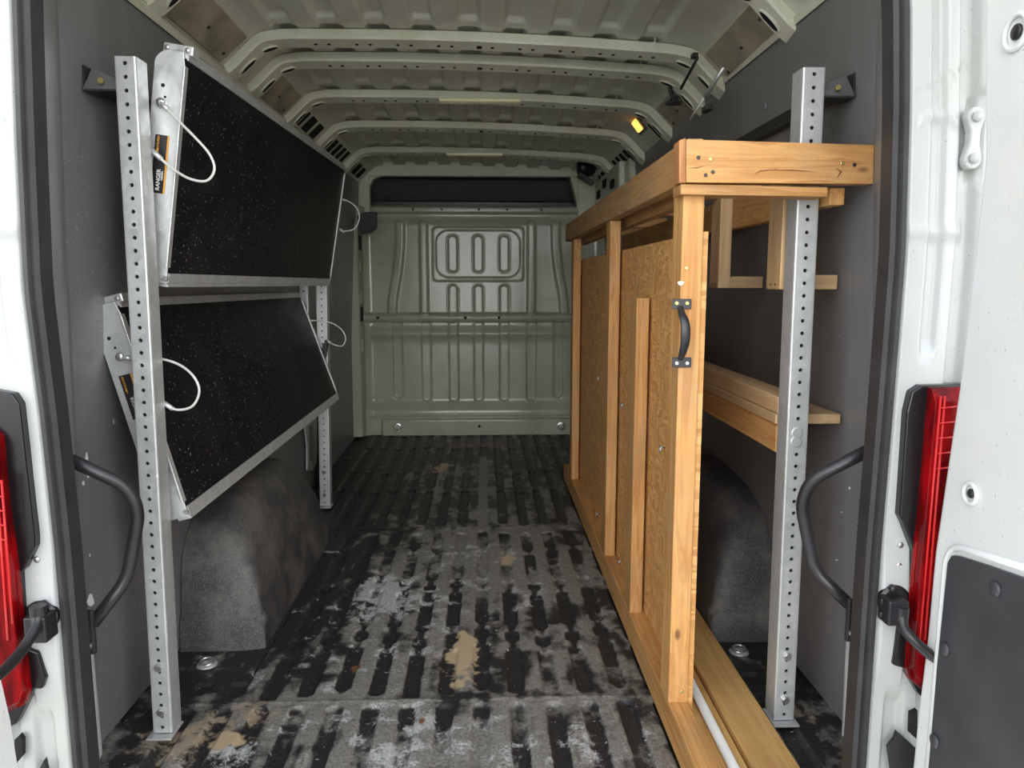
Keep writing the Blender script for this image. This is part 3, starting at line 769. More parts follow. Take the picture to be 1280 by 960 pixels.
# ================================================================== THINGS
# ---- tail lights
def tail_light(side):
    if side > 0:
        gas = ((1152, 482), (1140, 490), (1134, 515), (1125, 645), (1130, 655), (1143, 690), (1140, 745), (1123, 785), (1117, 832), (1130, 836), (1150, 870), (1185, 880), (1215, 480))
        len_ = ((1164, 485), (1160, 540), (1151, 640), (1143, 720), (1135, 838), (1138, 850), (1152, 862), (1178, 880), (1215, 484))
        fac = [((1176, 495), (1150, 800)), ((1181, 495), (1156, 800))]
        y0, lab = YR - .03, 'red tail light in black surround on right pillar, partly behind the open door'
    else:
        gas = ((-25, 485), (15, 492), (24, 505), (43, 672), (43, 684), (30, 712), (24, 716), (30, 760), (36, 812), (47, 816), (57, 848), (52, 862), (42, 862), (20, 905), (-5, 920), (-25, 700))
        len_ = ((-28, 520), (0, 545), (8, 630), (18, 700), (27, 790), (35, 866), (30, 882), (6, 893), (-28, 880))
        fac = [((2, 600), (16, 780)), ((-4, 600), (10, 800))]
        y0, lab = YR - .03, 'red tail light in black surround on the left corner pillar'
    g_ = [aY(*p, y0) for p in gas]; l_ = [aY(*p, y0 - .012) for p in len_]
    c = sum(l_, Vector()) / len(l_)
    t = thing('tail_light', lab, 'tail light', (c.x, y0, min(p.z for p in g_)), 'tail lights')
    MB().prism(g_, (0, .03, 0)).build('surround', M['gasket'], t, bevel=.003)
    m = MB(); inner = [c + (p - c) * .93 + Vector((0, -.014, 0)) for p in l_]; m.hexa(l_, inner); m.prism(l_, (0, .015, 0))
    ln = m.build('lens', M['red'], t, bevel=.002)
    for i, (a, b) in enumerate(fac):
        p, q = aY(*a, y0 - .027), aY(*b, y0 - .027)
        MB().cyl(p, q, .0022, 6).build('reflector_rib', M['red2'], ln, smooth=True)
    for kk in range(5):
        u = kk / 10
        pa, pb = ((aY(1176 - 12 * u, 510 + 190 * u, y0 - .028), aY(1196 - 20 * u, 508 + 190 * u, y0 - .028)) if side > 0 else (aY(-8 + 12 * u, 600 + 180 * u, y0 - .028), aY(4 + 12 * u, 604 + 180 * u, y0 - .028)))
        MB().cyl(pa, pb, .0016, 6).build('reflector_rib', M['red2'], ln, smooth=True)
tail_light(-1); tail_light(1)

# ---- door check arms
def door_check(side):
    c = aY(1110, 755, YR - .02) if side > 0 else aY(60, 775, YR - .02)
    t = thing('door_check', 'black door check bracket with bent arm on the %s pillar, beside %s tail light' % (('right', 'right') if side > 0 else ('left', 'left')), 'door stay', (c.x, c.y, c.z - .04), 'door check arms')
    m = MB(); m.box(c.x - .020, c.x + .018, c.y - .040, c.y, c.z - .026, c.z + .022); m.box(c.x - .024, c.x + .0, c.y - .018, c.y - .008, c.z - .020, c.z - .008); m.box(c.x - .024, c.x + .0, c.y - .018, c.y - .008, c.z + .006, c.z + .018)
    m.build('bracket', M['black'], t, bevel=.003)
    m = MB(); m.disc((c.x + side * .010, c.y + .005, c.z + .008), (0, -1, 0), .030, .012, 24); m.build('mounting_flange', M['black'], t, smooth=False)
    for dz in (-.032, .034): MB().disc((c.x + side * .002, c.y - .004, c.z + dz), (0, -1, 0), .007, .01, 10).build('bolt', M['dsteel'], t, smooth=True)
    if side > 0: pts = [aY(1126, 768, 1.30), aY(1130, 785, 1.285), aY(1142, 800, 1.27), aY(1162, 818, 1.26), aY(1180, 830, 1.25)]
    else: pts = [aY(48, 768, 1.30), aY(44, 785, 1.285), aY(28, 812, 1.25), aY(5, 838, 1.20), aY(-20, 858, 1.15)]
    MB().tube(spline(pts, 5), [.012] * 3 + [.0095] * (len(spline(pts, 5)) - 3), 12).build('arm', M['black'], t, smooth=True)
    MB().cyl(pts[0] + Vector((0, 0, .016)), pts[0] - Vector((0, 0, .016)), .014, 16).build('pivot', M['black'], t)
door_check(-1); door_check(1)

# ---- grab handles
def grab(side):
    if side < 0: pp = [(70, 567), (158, 607), (174, 638), (159, 724), (116, 780)]; foot = (112, 790)
    else: pp = [(1095, 558), (1013, 600), (1001, 630), (1018, 714), (1063, 757)]; foot = (1064, 775)
    ys_ = [1.40, 1.45, 1.46, 1.46, 1.42]
    pts = [aY(x, y, q) for (x, y), q in zip(pp, ys_)]
    t = thing('grab_handle', 'bent black tubular grab handle just inside the %s edge of the rear opening' % ('left' if side < 0 else 'right'), 'handle', tuple(aY(*foot, 1.41)), 'grab handles')
    MB().tube(arc_pts(pts, 6, .03), .0125, 16).build('tube', M['satin'], t, smooth=True)
    f = aY(*foot, 1.41); m = MB(); m.obox(f, (.011, 0, 0), (0, .006, 0), (0, 0, .045)); ft = m.build('foot_plate', M['satin'], t, bevel=.004)
    MB().disc(f + Vector((0, -.006, -.025)), (0, -1, 0), .007, .006, 8).build('bolt', M['steel'], ft)
    f2 = pts[0]
    MB().obox(f2 + Vector((side * .01, .01, 0)), (.014, 0, 0), (0, .008, 0), (0, 0, .03)).build('foot_plate', M['satin'], t, bevel=.004)
grab(-1); grab(1)

# ---- perforated uprights
def upright(name, label, top, bot, wx_, dy, pitch, hr, foot=True, group='perforated steel uprights', rad=None):
    """top/bot: centre of the front face, world points."""
    top, bot = Vector(top), Vector(bot)
    t = thing(name, label, 'upright post', tuple(bot), group)
    ax = (top - bot); Ln = ax.length; ax.normalize(); ux = Vector((1, 0, 0)); ux = (ux - ax * ux.dot(ax)).normalized(); ny = Vector((0, 1, 0))
    m = MB(); n = int(Ln / pitch); p_ = Ln / n; NS = 12; hw = wx_ / 2
    sqp = []
    for j in range(NS):
        a = 2 * math.pi * j / NS + math.pi / NS; c_, s_ = math.cos(a), math.sin(a); q = max(abs(c_), abs(s_)); sqp.append((c_ / q, s_ / q))
    for i in range(n):
        c0 = bot + ax * (p_ * (i + .5))
        outer = [c0 + ux * sx_ * .016 + ax * sz_ * p_ / 2 for sx_, sz_ in sqp]
        inner = [c0 + ux * math.cos(2 * math.pi * j / NS + math.pi / NS) * hr + ax * math.sin(2 * math.pi * j / NS + math.pi / NS) * hr for j in range(NS)]
        back = [q + ny * .004 for q in inner]
        m.add(outer + inner + back, [(j, (j + 1) % NS, NS + (j + 1) % NS, NS + j) for j in range(NS)] + [(NS + j, NS + (j + 1) % NS, 2 * NS + (j + 1) % NS, 2 * NS + j) for j in range(NS)])
        # corners of the cell
        cs = [(1, 1), (-1, 1), (-1, -1), (1, -1)]
        for ci, (a, b) in enumerate(cs):
            near = sorted(range(NS), key=lambda j: (sqp[j][0] - a) ** 2 + (sqp[j][1] - b) ** 2)[:2]
            m.add([outer[near[0]], outer[near[1]], c0 + ux * a * .016 + ax * b * p_ / 2], [(0, 1, 2)])
    for s_ in (-1, 1):
        r_ = .004
        pr = [(s_ * .016, 0), (s_ * (hw - r_), 0), (s_ * (hw - r_ * .3), r_ * .3), (s_ * hw, r_), (s_ * hw, dy), (s_ * (hw - .012), dy), (s_ * (hw - .012), dy - .003), (s_ * (hw - .003), dy - .003), (s_ * (hw - .003), .004), (s_ * .016, .004)]
        P0 = [bot + ux * a + ny * b for a, b in pr]; P1 = [top + ux * a + ny * b for a, b in pr]
        m.add(P0 + P1, [(j, j + 1, len(pr) + j + 1, len(pr) + j) for j in range(len(pr) - 1)])
        m.add(P0, [tuple(range(len(pr)))]); m.add(P1, [tuple(range(len(pr)))])
    # black sheet added behind the web so its holes read as dark
    m.build('channel', M['galv'], t)
    MB().obox((top + bot) / 2 + ny * .0075, ux * (hw - .004), ny * .0015, ax * (Ln / 2 - .004)).build('dark_backing', M['hole'], t)
    if foot:
        MB().box(bot.x - hw - .008, bot.x + hw + .006, bot.y - .022, bot.y + dy, .002, .008).build('foot_plate', M['galv'], t, bevel=.002)
        for dz in (.055, .17):
            c0 = bot + ax * dz
            MB().disc(c0 - ny * .001, (0, -1, 0), .010, .008, 6).build('bolt', M['steel'], t)
    return t
zb = .010
tl = aY(155.5, 70, 1.735); bl = aY(200, 915, 1.735); bl = Vector((bl.x + .006, 1.735, zb))
upL = upright('perforated_upright', 'tall galvanized perforated upright at the rear end of the left shelving', tl, bl, .047, .055, .0285, .0047)
tr = aY(1018.5, 84, 1.735); br = aY(980, 900, 1.735); br = Vector((br.x, 1.735, zb))
upR = upright('perforated_upright', 'tall galvanized perforated upright standing alone before the right wall', tr, br, .052, .058, .0285, .0047)
up3 = upright('perforated_upright', 'perforated upright at the far end of the left shelving, nearer the aisle', (-.766, 3.62, 1.58), (-.792, 3.62, zb), .052, .05, .030, .0040)
up4 = upright('perforated_upright', 'slotted steel upright against the left wall behind the far shelf end', (-.852, 3.62, 1.58), (-.862, 3.62, .72), .040, .03, .06, .0045, foot=False)
# horizontal wall rails the uprights are bolted to
for side in (-1, 1):
    z = 1.548; xw = wx(side, z)
    t = thing('wall_rail', 'dark steel angle rail running along the %s wall behind the tall upright' % ('left' if side < 0 else 'right'), 'rail', (xw - side * .02, 1.75, z - .02), 'wall rails')
    a, b = sorted((xw - side * .006, xw - side * .003)); MB().box(a, b, 1.75, 3.9, z - .022, z + .022).build('rail', M['dsteel'], t)
    a, b = sorted((xw - side * .006, xw - side * .030)); MB().box(a, b, 1.75, 3.9, z - .022, z - .018).build('rail_flange', M['dsteel'], t)
    # end gusset
    xi = (seal_center(side, 1.5) and (tl.x if side < 0 else tr.x)) + side * .026
    m = MB(); m.prism([(xi, 1.765, z - .03), (xw - side * .004, 1.742, z - .03), (xw - side * .028, 1.742, z + .014), (xi, 1.765, z - .006)], (0, .004, 0)); m.box(min(xi, xw - side * .004), max(xi, xw - side * .004), 1.742, 1.80, z - .034, z - .030)
    gz = m.build('gusset', M['dsteel'], t)
    MB().disc(((xi + xw) / 2 - side * .004, 1.748, z - .012), (0, -1, 0), .007, .006, 8).build('bolt', M['gold'], gz)

# ---- folding shelves on the left
def fold_shelf(which):
    if which == 'upper':
        Tf, Bf, Tb, Bb = Vector((-.678, 1.83, 1.607)), Vector((-.752, 1.83, 1.115)), Vector((-.637, 3.56, 1.61)), Vector((-.722, 3.56, 1.111))
        lab = 'upper folding shelf with black deck in aluminium frame and a printed sticker'
    else:
        Tf, Bf, Tb, Bb = Vector((-.868, 1.83, 1.045)), Vector((-.739, 1.83, .546)), Vector((-.862, 3.56, 1.035)), Vector((-.705, 3.56, .574))
        lab = 'lower folding shelf with black deck, hanging slanted above the left wheel arch'
    t = thing('folding_shelf', lab, 'shelf', tuple(Bf), 'folding shelves on the left wall')
    dn = ((Bf - Tf).normalized()); al = Vector((0, 1, 0)); n = al.cross(dn); n = n if n.x > 0 else -n; n.normalize()
    back = -n
    m = MB(); m.hexa([Tf, Tb, Bb, Bf], [p + back * .010 for p in (Tf, Tb, Bb, Bf)]); m.build('deck', M['deck'], t)
    # extruded rails (stepped section) along top and bottom edges
    for nm, a, b, s_ in (('top_rail', Tf, Tb, -1), ('bottom_rail', Bf, Bb, 1)):
        pr = [(-.006, .004), (.016, .004), (.017, .0015), (.020, .0015), (.021, .004), (.026, .004), (.026, -.030), (-.006, -.030)] if s_ > 0 else [(-.004, .004), (.006, .004), (.007, .0015), (.010, .0015), (.011, .004), (.018, .004), (.018, -.030), (-.004, -.030)]
        path = [a, b]
        MB().sweep([(p * s_, q) for p, q in pr], path, lambda j, p: (dn, n)).build(nm, M['alu'], t)
    # end plates
    for e, (a, b, yy) in enumerate(((Tf, Bf, -.006), (Tb, Bb, .006))):
        W = .068
        dd = (b - a).normalized(); bk = Vector((dd.z, 0, -dd.x)); bk = bk if bk.x < 0 else -bk
        o_ = Vector((0, yy, 0))
        top_ = a - dd * .012; bt = b + dd * .018
        arc = [top_ + bk * .006]
        cc = top_ + bk * (W - .035) + dd * .035
        for q in np.linspace(math.pi / 2, 0, 7): arc.append(cc + bk * .035 * math.cos(q) - dd * .035 * math.sin(q))
        poly = arc + [bt + bk * W - dd * .03, bt + bk * (W - .02), bt - bk * .002, a + dd * .03 - bk * .002]
        pl_ = MB().prism([p + o_ for p in poly], (0, .003 if e else -.003, 0)).build('end_plate', M['alu'], t, bevel=.0008)
        # folded bright lip along the deck side + curved top flange
        lip = MB(); lip.obox((a + b) / 2 + o_ - bk * .003 + Vector((0, -.004, 0)), dd * ((b - a).length / 2 - .02), bk * .0022, Vector((0, .010, 0))); lip.build('folded_lip', M['alu'], pl_, bevel=.001)
        fl_ = MB()
        cur = [top_ + bk * (-.012) - dd * .0, ] + arc
        P = [[p + o_ + Vector((0, -.004, 0)), p + o_ + Vector((0, .045, 0))] for p in arc]
        fl_.grid(P); fl_.build('top_flange', M['alu'], pl_, smooth=True)
        if e == 0:
            tb = top_ - dd * .006 + bk * .022
            MB().obox(tb + Vector((0, .02, 0)), bk * .034, Vector((0, .02, 0)), dd * .011).build('corner_clip', M['alu'], pl_, bevel=.003)
            for s2 in (-.022, .024): MB().disc(tb + bk * s2 + Vector((0, -.001, 0)), (0, -1, 0), .006, .004, 12).build('rivet', M['steel'], pl_, smooth=True)
            for kk, (u, r_) in enumerate(((.068, .0045), (.093, .003), (.115, .003))): 
                MB().disc(a + dd * u + bk * (.045 - .007 * kk) + o_ + Vector((0, -.003, 0)), (0, -1, 0), r_, .0008, 12).build('rivet_hole', M['hole'], pl_)
            MB().disc(b + dd * .006 - bk * .000 + o_ + Vector((0, -.003, 0)), (0, -1, 0), .007, .006, 6).build('bolt', M['steel'], pl_)
            # sticker
            s0, s1 = (.178, .310) if which == 'upper' else (.16, .27)
            w0, w1 = .020, .052
            qs = [a + dd * s0 + bk * w0, a + dd * s0 + bk * w1, a + dd * s1 + bk * w1, a + dd * s1 + bk * w0]
            st = MB().prism([q + o_ + Vector((0, -.0032, 0)) for q in qs], (0, -.0005, 0)).build('sticker', M['black'], pl_)
            q2 = [a + dd * s0 + bk * w0, a + dd * s0 + bk * (w0 + .004), a + dd * s1 + bk * (w0 + .004), a + dd * s1 + bk * w0]
            MB().prism([q + o_ + Vector((0, -.0038, 0)) for q in q2], (0, -.0003, 0)).build('sticker_stripe', M['orange'], st)
            for txt, size, along, across, mt in (('RANGER', .0125, s1 - .006, w0 + .013, 'ink'), ('DESIGN', .006, s1 - .030, w0 + .007, 'ink'), ('1-800-565-5321', .0068, s0 + .046, w0 + .022, 'orange')):
                cu = bpy.data.curves.new('sticker_text', 'FONT'); cu.body = txt; cu.size = size; cu.extrude = .0001; cu.offset = .0002
                tmp = bpy.data.objects.new('tmp_text', cu); C.objects.link(tmp)
                dg = bpy.context.evaluated_depsgraph_get(); me = bpy.data.meshes.new_from_object(tmp.evaluated_get(dg))
                bpy.data.objects.remove(tmp)
                me.materials.clear(); me.materials.append(M[mt])
                tx = bpy.data.objects.new('sticker_text', me); C.objects.link(tx); tx.parent = st
                base_ = a + dd * along + bk * across + o_ + Vector((0, -.0042, 0))
                xa_, ya_ = -dd, bk
                mt_ = Matrix(((xa_.x, ya_.x, 0), (xa_.y, ya_.y, -1), (xa_.z, ya_.z, 0)))
                mt_ = Matrix((xa_, ya_, xa_.cross(ya_))).transposed().to_4x4(); mt_.translation = base_ - Vector(WLOC[st.name])
                tx.matrix_local = mt_
    return t
fold_shelf('upper'); fold_shelf('lower')

# ---- security cables
def cable(label, pts, r=.003, bolt=True, loc=None):
    P = spline(pts, 8)
    t = thing('cable_loop', label, 'cable', tuple(P[0]), 'cable loops on the folding shelves')
    MB().tube(P, r, 10).build('cable', M['cable'], t, smooth=True)
    for a, b in ((P[0], P[3]), (P[-1], P[-4])):
        MB().cyl(a, a + (b - a).normalized() * .028, r * 1.9, 10).build('ferrule', M['alu'], t, smooth=True)
    if bolt:
        for q in (P[0],): MB().disc(q + Vector((0, .012, 0)), (0, -1, 0), .011, .018, 14).build('eye_bolt', M['steel'], t, smooth=True)
    return t
cable('white cable loop hanging before the upper left shelf, bolted to its end plate', [aY(x, y, yy) for x, y, yy in ((201, 128, 1.81), (218, 146, 1.79), (244, 172, 1.78), (262, 193, 1.78), (268, 212, 1.78), (258, 226, 1.78), (236, 223, 1.78), (212, 208, 1.79), (190, 188, 1.795))])
cable('white cable loop hanging before the lower left shelf beside the tall upright', [aY(x, y, yy) for x, y, yy in ((150, 446, 1.81), (172, 449, 1.81), (202, 449, 1.81), (226, 457, 1.80), (243, 472, 1.79), (249, 490, 1.79), (240, 508, 1.79), (220, 512, 1.79), (204, 503, 1.795))])
cable('thin cable loop at the far end of the upper left shelf', [aY(x, y, 3.58) for x, y in ((427, 249), (438, 253), (447, 262), (449, 274), (443, 286), (430, 289), (424, 286))], .0028, False)
cable('thin cable loop at the far end of the lower left shelf, across the far upright', [aY(x, y, 3.59) for x, y in ((386, 401), (400, 401), (415, 404), (427, 412), (432, 423), (428, 432), (418, 431), (408, 425))], .0028, False)
m = MB(); m.obox(aY(406, 437, 3.60), (.012, 0, 0), (0, .012, 0), (.006, 0, .03)); m.tube([aY(404, 452, 3.59), aY(406, 445, 3.59), aY(408, 425, 3.59)], .008, 8)
tag(m.build('latch_clip', M['black'], bevel=.003), 'small black latch clip on the far perforated upright of the left shelving', 'latch')

# ---- wheel arches
def arch(side):
    xw = .921 if side < 0 else .889; xi = .690 if side < 0 else .712
    prof = [(2.165, 0), (2.172, .05), (2.178, .085), (2.190, .105), (2.200, .16), (2.208, .215), (2.222, .26), (2.250, .31), (2.31, .365), (2.42, .405), (2.58, .425), (2.80, .430), (2.95, .410), (3.06, .340), (3.11, .22), (3.13, .10), (3.15, .085), (3.155, 0)]
    pr = [prof[0]] + [tuple((p.x, p.y)) for p in spline([(a, b, 0) for a, b in prof], 5)[1:-1]] + [prof[-1]]
    P = []
    for (y, z) in pr:
        row = []
        for v_ in np.linspace(0, 1, 40):
            a = v_ * math.pi / 2
            xx = math.sin(a) ** .42; zf = math.cos(a) ** .30 if v_ < 1 else 0
            zz = max(z, 0) * zf
            x = xw - (xw - xi) * xx * (1 - .30 * (zz / .43) ** 2)
            bulge = 1 - .25 * xx ** 6                  # plan corners are rounded
            row.append((x, 2.66 + (y - 2.66) * (1 - .035 * xx ** 6), zz))
        P.append(row)
    P = np.array(P)
    zz = P[..., 2]; led = .012 * (1 - sst(zz, .085, .10)) + .007 * (1 - sst(zz, .235, .25))
    P[..., 0] -= led * (P[..., 0] < xw - .08)
    P[..., 0] *= side
    m = MB(); m.grid(P)
    # flange on the floor
    o = m.build('wheel_arch', M['liner'], smooth=True)
    return tag(o, 'black lined wheel arch %s' % ('on the left under the folding shelves' if side < 0 else 'on the right behind the wooden bench frame'), 'wheel arch', 'wheel arches')
arch(-1); arch(1)

# ---- floor tie-down rings
for (x, y, lab) in ((.756, 2.10, 'steel tie-down ring in the floor before the right wheel arch'), (-.809, 2.08, 'steel tie-down ring in the floor before the left wheel arch')):
    t = thing('tie_down_ring', lab, 'ring', (x, y, .003), 'floor tie-down rings')
    MB().tube([(x, y, .002), (x, y, .006), (x, y, .009)], [.030, .028, .015], 24).build('cup', M['galv'], t, smooth=True)
    MB().tube([Vector((x + .019 * math.cos(q), y + .016 * math.sin(q), .013 + .004 * math.sin(q))) for q in np.linspace(0, 2 * math.pi, 20)[:-1]], .0035, 8, closed=True).build('ring', M['steel'], t, smooth=True)

# ---- the wooden bench rack
def board(name, x0, x1, y0, y1, z0, z1, mat, par, bv=.003): return MB().box(x0, x1, y0, y1, z0, z1).build(name, mat, par, bevel=bv)
BE = thing('bench_frame', 'tall narrow bench frame of reddish lumber with particle board back and black pull handle', 'bench', (.60, 1.65, .003))
board('bottom_rail', .44, .490, 1.40, 4.12, .003, .088, M['wood_y'], BE)
fs = board('stud', .44, .488, 1.69, 1.775, .088, 1.316, M['wood_z'], BE)
fs2 = board('stud', .442, .480, 2.19, 2.275, .088, 1.055, M['wood_z'], BE)
fs3 = board('stud', .442, .480, 2.68, 2.765, .088, 1.316, M['wood_z'], BE)
fs4 = board('stud', .442, .480, 3.78, 3.865, .088, 1.316, M['wood_z'], BE)
board('particle_board', .489, .502, 1.70, 3.90, .05, 1.213, M['osb'], BE, .001)
board('top_beam', .438, .474, 1.665, 4.13, 1.318, 1.408, M['beam_y'], BE)
# front end board, slightly out of level
a0, a1, a2, a3 = aY(858, 174, 1.66), aY(1095, 181, 1.66), aY(1092, 230, 1.66), aY(858, 228, 1.66)
MB().prism([a0, a1, a2, a3], (0, .036, 0)).build('end_board', M['wood_x'], BE, bevel=.002)
MB().prism([aY(849, 175, 1.66), aY(858, 172, 1.66), aY(858, 229, 1.66), aY(849, 229, 1.66)], (0, .05, 0)).build('end_trim', M['end'], BE, bevel=.003)
MB().prism([aY(851, 230, 1.662), aY(1035, 234, 1.662), aY(1035, 246, 1.662), aY(851, 243, 1.662)], (0, .070, 0)).build('ledger', M['wood_x'], BE, bevel=.002)
board('back_rail', .773, .808, 1.70, 4.10, 1.272, 1.31, M['wood_y'], BE)
board('back_rail', .740, .771, 1.80, 4.10, 1.258, 1.35, M['wood_y'], BE)
board('inner_beam', .503, .541, 1.76, 4.10, 1.297, 1.385, M['wood_y'], BE)
for y in (2.30, 2.90, 3.50, 4.05):
    board('joist', .541, .84, y, y + .038, 1.352, 1.392, M['wood_x'], BE)
for y in (2.10, 2.45, 2.62, 3.3, 3.7):
    board('joist_end', .455, .50, y, y + .022, 1.402, 1.418, M['tan_x'], BE, .004)
# drop hangers below the bench
for y in (1.805, 2.27):
    hx0 = aY(974.5 if y < 2 else 897.5, 355, y).x
    h = MB().box(hx0, hx0 + .037, y, y + .088, 1.083, 1.352).build('hanger', M['tan_z'], BE, bevel=.002)
    MB().box(hx0 + .038, .858 if y < 2 else .846, y + .012, y + .05, 1.083, 1.118).build('hanger_arm', M['tan_x'], h, bevel=.002)
    for dy in (.025, .055): MB().disc((hx0 - .001, y + dy, 1.095), (-1, 0, 0), .003, .001, 8).build('screw', M['dsteel'], h)
# screws in the end board
for (x, y, mt) in ((873, 197, 'dsteel'), (888, 199, 'gold'), (1053, 204, 'gold'), (1068, 206, 'dsteel'), (891, 215, 'dsteel'), (882, 219, 'dsteel')):
    MB().disc(aY(x, y, 1.6595), (0, -1, 0), .0042, .0015, 12).build('screw', M[mt], BE)
for (x, y) in ((858, 335), (852, 873 - 8)): MB().disc(aY(x, y, 1.6895), (0, -1, 0), .004, .0015, 12).build('screw', M['gold'], fs)
for lst in (((955, 212.5), (990, 212), (1018, 214.5), (990, 213.5)), ((859, 210), (872, 209), (881, 207), (872, 210.2)), ((943, 218), (950, 213), (975, 211), (950, 214.5)), ((1045, 210), (1053, 215), (1046, 222), (1050, 215))):
    MB().prism([aY(x, y, 1.6594) for x, y in lst], (0, -.0006, 0)).build('grain_crack', M['end_dark'], BE)
# resin or filler dab
pt = aY(851, 354, 1.689); MB().prism([pt + Vector((.007 * math.cos(q) * (1 + .2 * math.sin(3 * q)), 0, .005 * math.sin(q))) for q in np.linspace(0, 2 * math.pi, 14)[:-1]], (0, -.0006, 0)).build('paint_dab', M['ink'], fs)
# pull handle
PH = aY(852, 416, 1.689)
h = bpy.data.objects.new('pull_handle', None); C.objects.link(h); h.parent = BE; h.location = PH - Vector(WLOC[BE.name]); WLOC[h.name] = list(PH); h.empty_display_size = .02
for (yc) in (380, 453):
    c = aY(852, yc, 1.687)
    p = MB().obox(c, (.022, 0, 0), (0, .0016, 0), (0, 0, .0115)).build('mounting_plate', M['satin'], h, bevel=.001)
gp = [aY(851, 384, 1.684), aY(852, 391, 1.665), aY(856, 402, 1.650), aY(857, 415, 1.646), aY(856, 430, 1.650), aY(853, 442, 1.665), aY(851, 449, 1.684)]
gs = spline(gp, 6); n_ = len(gs); m = MB()
vs = []
for i, p in enumerate(gs):
    wd = .006 + .005 * math.sin(math.pi * i / (n_ - 1)); t_ = (gs[min(i + 1, n_ - 1)] - gs[max(i - 1, 0)]).normalized(); nn_ = Vector((1, 0, 0)).cross(t_).normalized()
    vs.append([p + Vector((1, 0, 0)) * wd * math.cos(q) + nn_ * .0035 * math.sin(q) for q in np.linspace(0, 2 * math.pi, 13)])
m.grid([[tuple(q) for q in r_] for r_ in vs]); m.build('grip', M['satin'], h, smooth=True)
for (x, y) in ((846, 379), (859, 379), (846, 454), (859, 454)):
    MB().disc(aY(x, y, 1.6855), (0, -1, 0), .0045, .002, 12).build('screw', M['gold'] if y < 400 else M['steel'], h)
# screw eyes
for (x, y, X_, par) in ((750, 473, .437, fs3), (780, 507, .437, fs2), (829, 561, .436, fs), (748, 643, .437, fs3), (777, 702, .437, fs2)):
    c = aX(x, y, X_)
    c = Vector((.432, c.y, c.z))
    rg = [c + Vector((-.004 - .0 * math.cos(q), .008 * math.cos(q), .008 * math.sin(q))) for q in np.linspace(0.4, 2 * math.pi - .1, 16)]
    mm = MB(); mm.tube(rg, .0018, 8); mm.cyl(rg[0], Vector((.443, c.y + .008, c.z)), .0018, 8); mm.build('screw_eye', M['steel'], par, smooth=True)

# ---- lumber stored on the right below the bench
tag(board('lumber_board', .717, .755, 1.80, 4.3, .682, .752, M['wood_y'], None), 'reddish board on edge under the pale boards along the right wall', 'board', 'boards along the right wall')
tag(board('lumber_board', .714, .878, 1.80, 4.3, .753, .778, M['tan_y'], None), 'wide flat tan board whose end sticks out right of the tall upright', 'board', 'boards along the right wall')
tag(board('lumber_board', .718, .786, 1.80, 4.25, .779, .822, M['tan_y'], None), 'narrow pale board lying on top of the wide tan board', 'board', 'boards along the right wall')
# ---- planks and pipe on the floor
tag(board('floor_plank', .585, .690, 1.42, 4.0, .003, .041, M['plank_y'], None), 'wide yellowish plank lying on the floor right of the bench frame', 'plank', 'planks on the floor by the bench')
tag(board('floor_plank', .495, .580, 1.42, 3.8, .003, .030, M['plank_y'], None), 'narrower plank on the floor between bench rail and wide plank, under the pipe', 'plank', 'planks on the floor by the bench')
pp = [aZ(929, 985, .043), aZ(915, 955, .043), aZ(865, 856, .043)]; dirp = (pp[2] - pp[1]).normalized()
pz = .030 + .0125
P0 = Vector((pp[1].x, pp[1].y, pz)) - dirp * .12
m = MB(); m.tube([P0, P0 + dirp * 1.9], .0115, 20); pr_ = tag(m.build('plastic_pipe', M['pvc'], smooth=True), 'grey-white plastic pipe lying along the plank at lower right', 'pipe')

# ---- metal stay rods and clamps near the roof on the right
t = thing('stay_rod', 'bright metal rod slanting down from the roof edge on the right', 'rod', tuple(aX(862, 150, .78)), 'stay rods at the right roof edge')
a, b = aX(905, 84, .775), aX(863, 149, .72)
MB().cyl(a, a.lerp(b, .55), .0075, 12).build('sleeve', M['alu'], t, smooth=True); MB().cyl(a.lerp(b, .5), b, .0045, 10).build('rod', M['cable'], t, smooth=True)
c = aX(884, 136, .76); MB().obox(c, (.012, 0, 0), (0, .03, 0), (0, 0, .010)).build('clamp', M['black'], t, bevel=.004)
t = thing('stay_rod', 'thin dark metal rod under the second roof bow at right', 'rod', tuple(aX(850, 110, .74)), 'stay rods at the right roof edge')
MB().cyl(aX(872, 72, .70), aX(851, 111, .70), .005, 10).build('rod', M['dsteel'], t, smooth=True)
MB().obox(aX(868, 70, .70), (.01, 0, 0), (0, .015, 0), (0, 0, .008)).build('clamp', M['black'], t, bevel=.003)
c = aX(842, 126, .73); m = MB(); m.obox(c, (.012, 0, 0), (0, .035, 0), (0, 0, .012)); m.cyl(c, c + Vector((-.02, -.01, .05)), .008, 10); m.obox(c + Vector((0, .0, -.01)), (.03, 0, 0), (0, .012, 0), (0, 0, .006))
tag(m.build('rod_clamp', M['black'], bevel=.002), 'black clamp fitting below the roof slope at right, left of the bright rod', 'clamp')

def roof_hit(px, py, off):
    for xx_ in np.linspace(.55, .88, 400):
        p = aX(px, py, xx_); zs_ = roofz(p.y) + np.interp(xx_ - CX, px_, pz_) + tilt(xx_) + .010
        if p.z > zs_ - off: return p
    return p
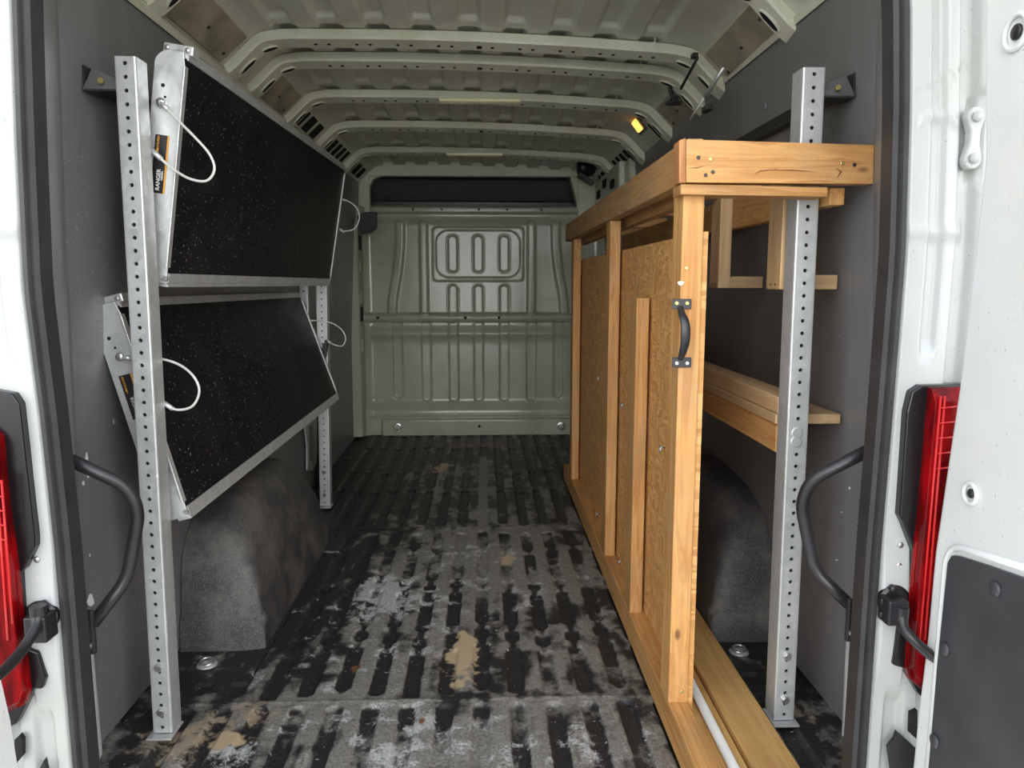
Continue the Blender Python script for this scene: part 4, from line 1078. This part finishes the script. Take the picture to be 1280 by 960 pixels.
# ---- amber lamp and black blower at the right roof edge
c = roof_hit(797, 157, .012)
t = thing('amber_lamp', 'small lit amber lamp on the right roof slope', 'lamp', tuple(c))
dn_ = Vector((.62, 0, -.78)); nn = Vector((-.78, 0, -.62))
MB().obox(c - nn * .006, dn_ * .044, Vector((0, .075, 0)), nn * .006).build('bezel', M['dsteel'], t, bevel=.004)
MB().obox(c, dn_ * .030, Vector((0, .045, 0)), nn * .008).build('lens', M['amber'], t, bevel=.006)
c = aX(730, 215, .66); t = thing('device_housing', 'black rounded housing at the roof corner right of the cab opening', 'housing', tuple(c))
m = MB(); m.tube([c + Vector((-.05, -.02, .03)), c + Vector((-.03, -.02, .03)), c + Vector((.03, 0, .02)), c + Vector((.07, 0, .0))], [.03, .055, .055, .03], 16); m.build('housing', M['black'], t, smooth=True)
MB().obox(c + Vector((.01, -.02, -.05)), (.05, 0, -.03), (0, .04, 0), (.008, 0, .012)).build('bracket', M['black'], t, bevel=.004)
MB().cyl(c + Vector((.05, -.04, -.06)), c + Vector((.09, -.05, -.04)), .010, 10).build('connector', M['steel'], t, smooth=True)

# ---- latch seen through the bench above the particle board
c = aX(738, 322, .835); t = thing('door_latch', 'silver side door latch seen through the gap above the particle board', 'latch', tuple(c))
MB().obox(c, (.015, 0, 0), (0, .09, 0), (0, 0, .05)).build('latch_plate', M['galv'], t, bevel=.004)
MB().cyl(c + Vector((-.03, .0, -.05)), c + Vector((-.03, 0, .05)), .014, 12).build('latch_pin', M['steel'], t, smooth=True)
MB().obox(c + Vector((-.025, .04, 0)), (.012, 0, 0), (0, .02, 0), (0, 0, .03)).build('latch_body', M['black'], t, bevel=.003)

# ---- washers part way up the right upright
for (x, y) in ((996, 541), (995, 552)):
    MB().disc(aY(x, y, 1.7345), (0, -1, 0), .014, .003, 18).build('washer', M['galv'], upR)
# ---- scuffs and paint flecks on the grey panels
for side, lst in ((-1, ((101, 557, 2, 7), (108, 571, 1.5, 6), (110, 590, 1.5, 8), (113, 750, 4, 8), (104, 604, 1.5, 3), (112, 694, 1, 2))), (1, ((1046, 700, 2, 1), (1062, 610, 1, 2), (1052, 640, 1, 1)))):
    for (x, y, a_, b_) in lst:
        c = aX(x, y, wx(side, .6) - side * .0005)
        pts = [aX(x + a_ * math.cos(q) * (1 + .3 * math.sin(3 * q)), y + b_ * math.sin(q), c.x) for q in np.linspace(0, 2 * math.pi, 12)[:-1]]
        MB().prism(pts, (-side * .0008, 0, 0)).build('paint_fleck', M['ink'], walls[side])
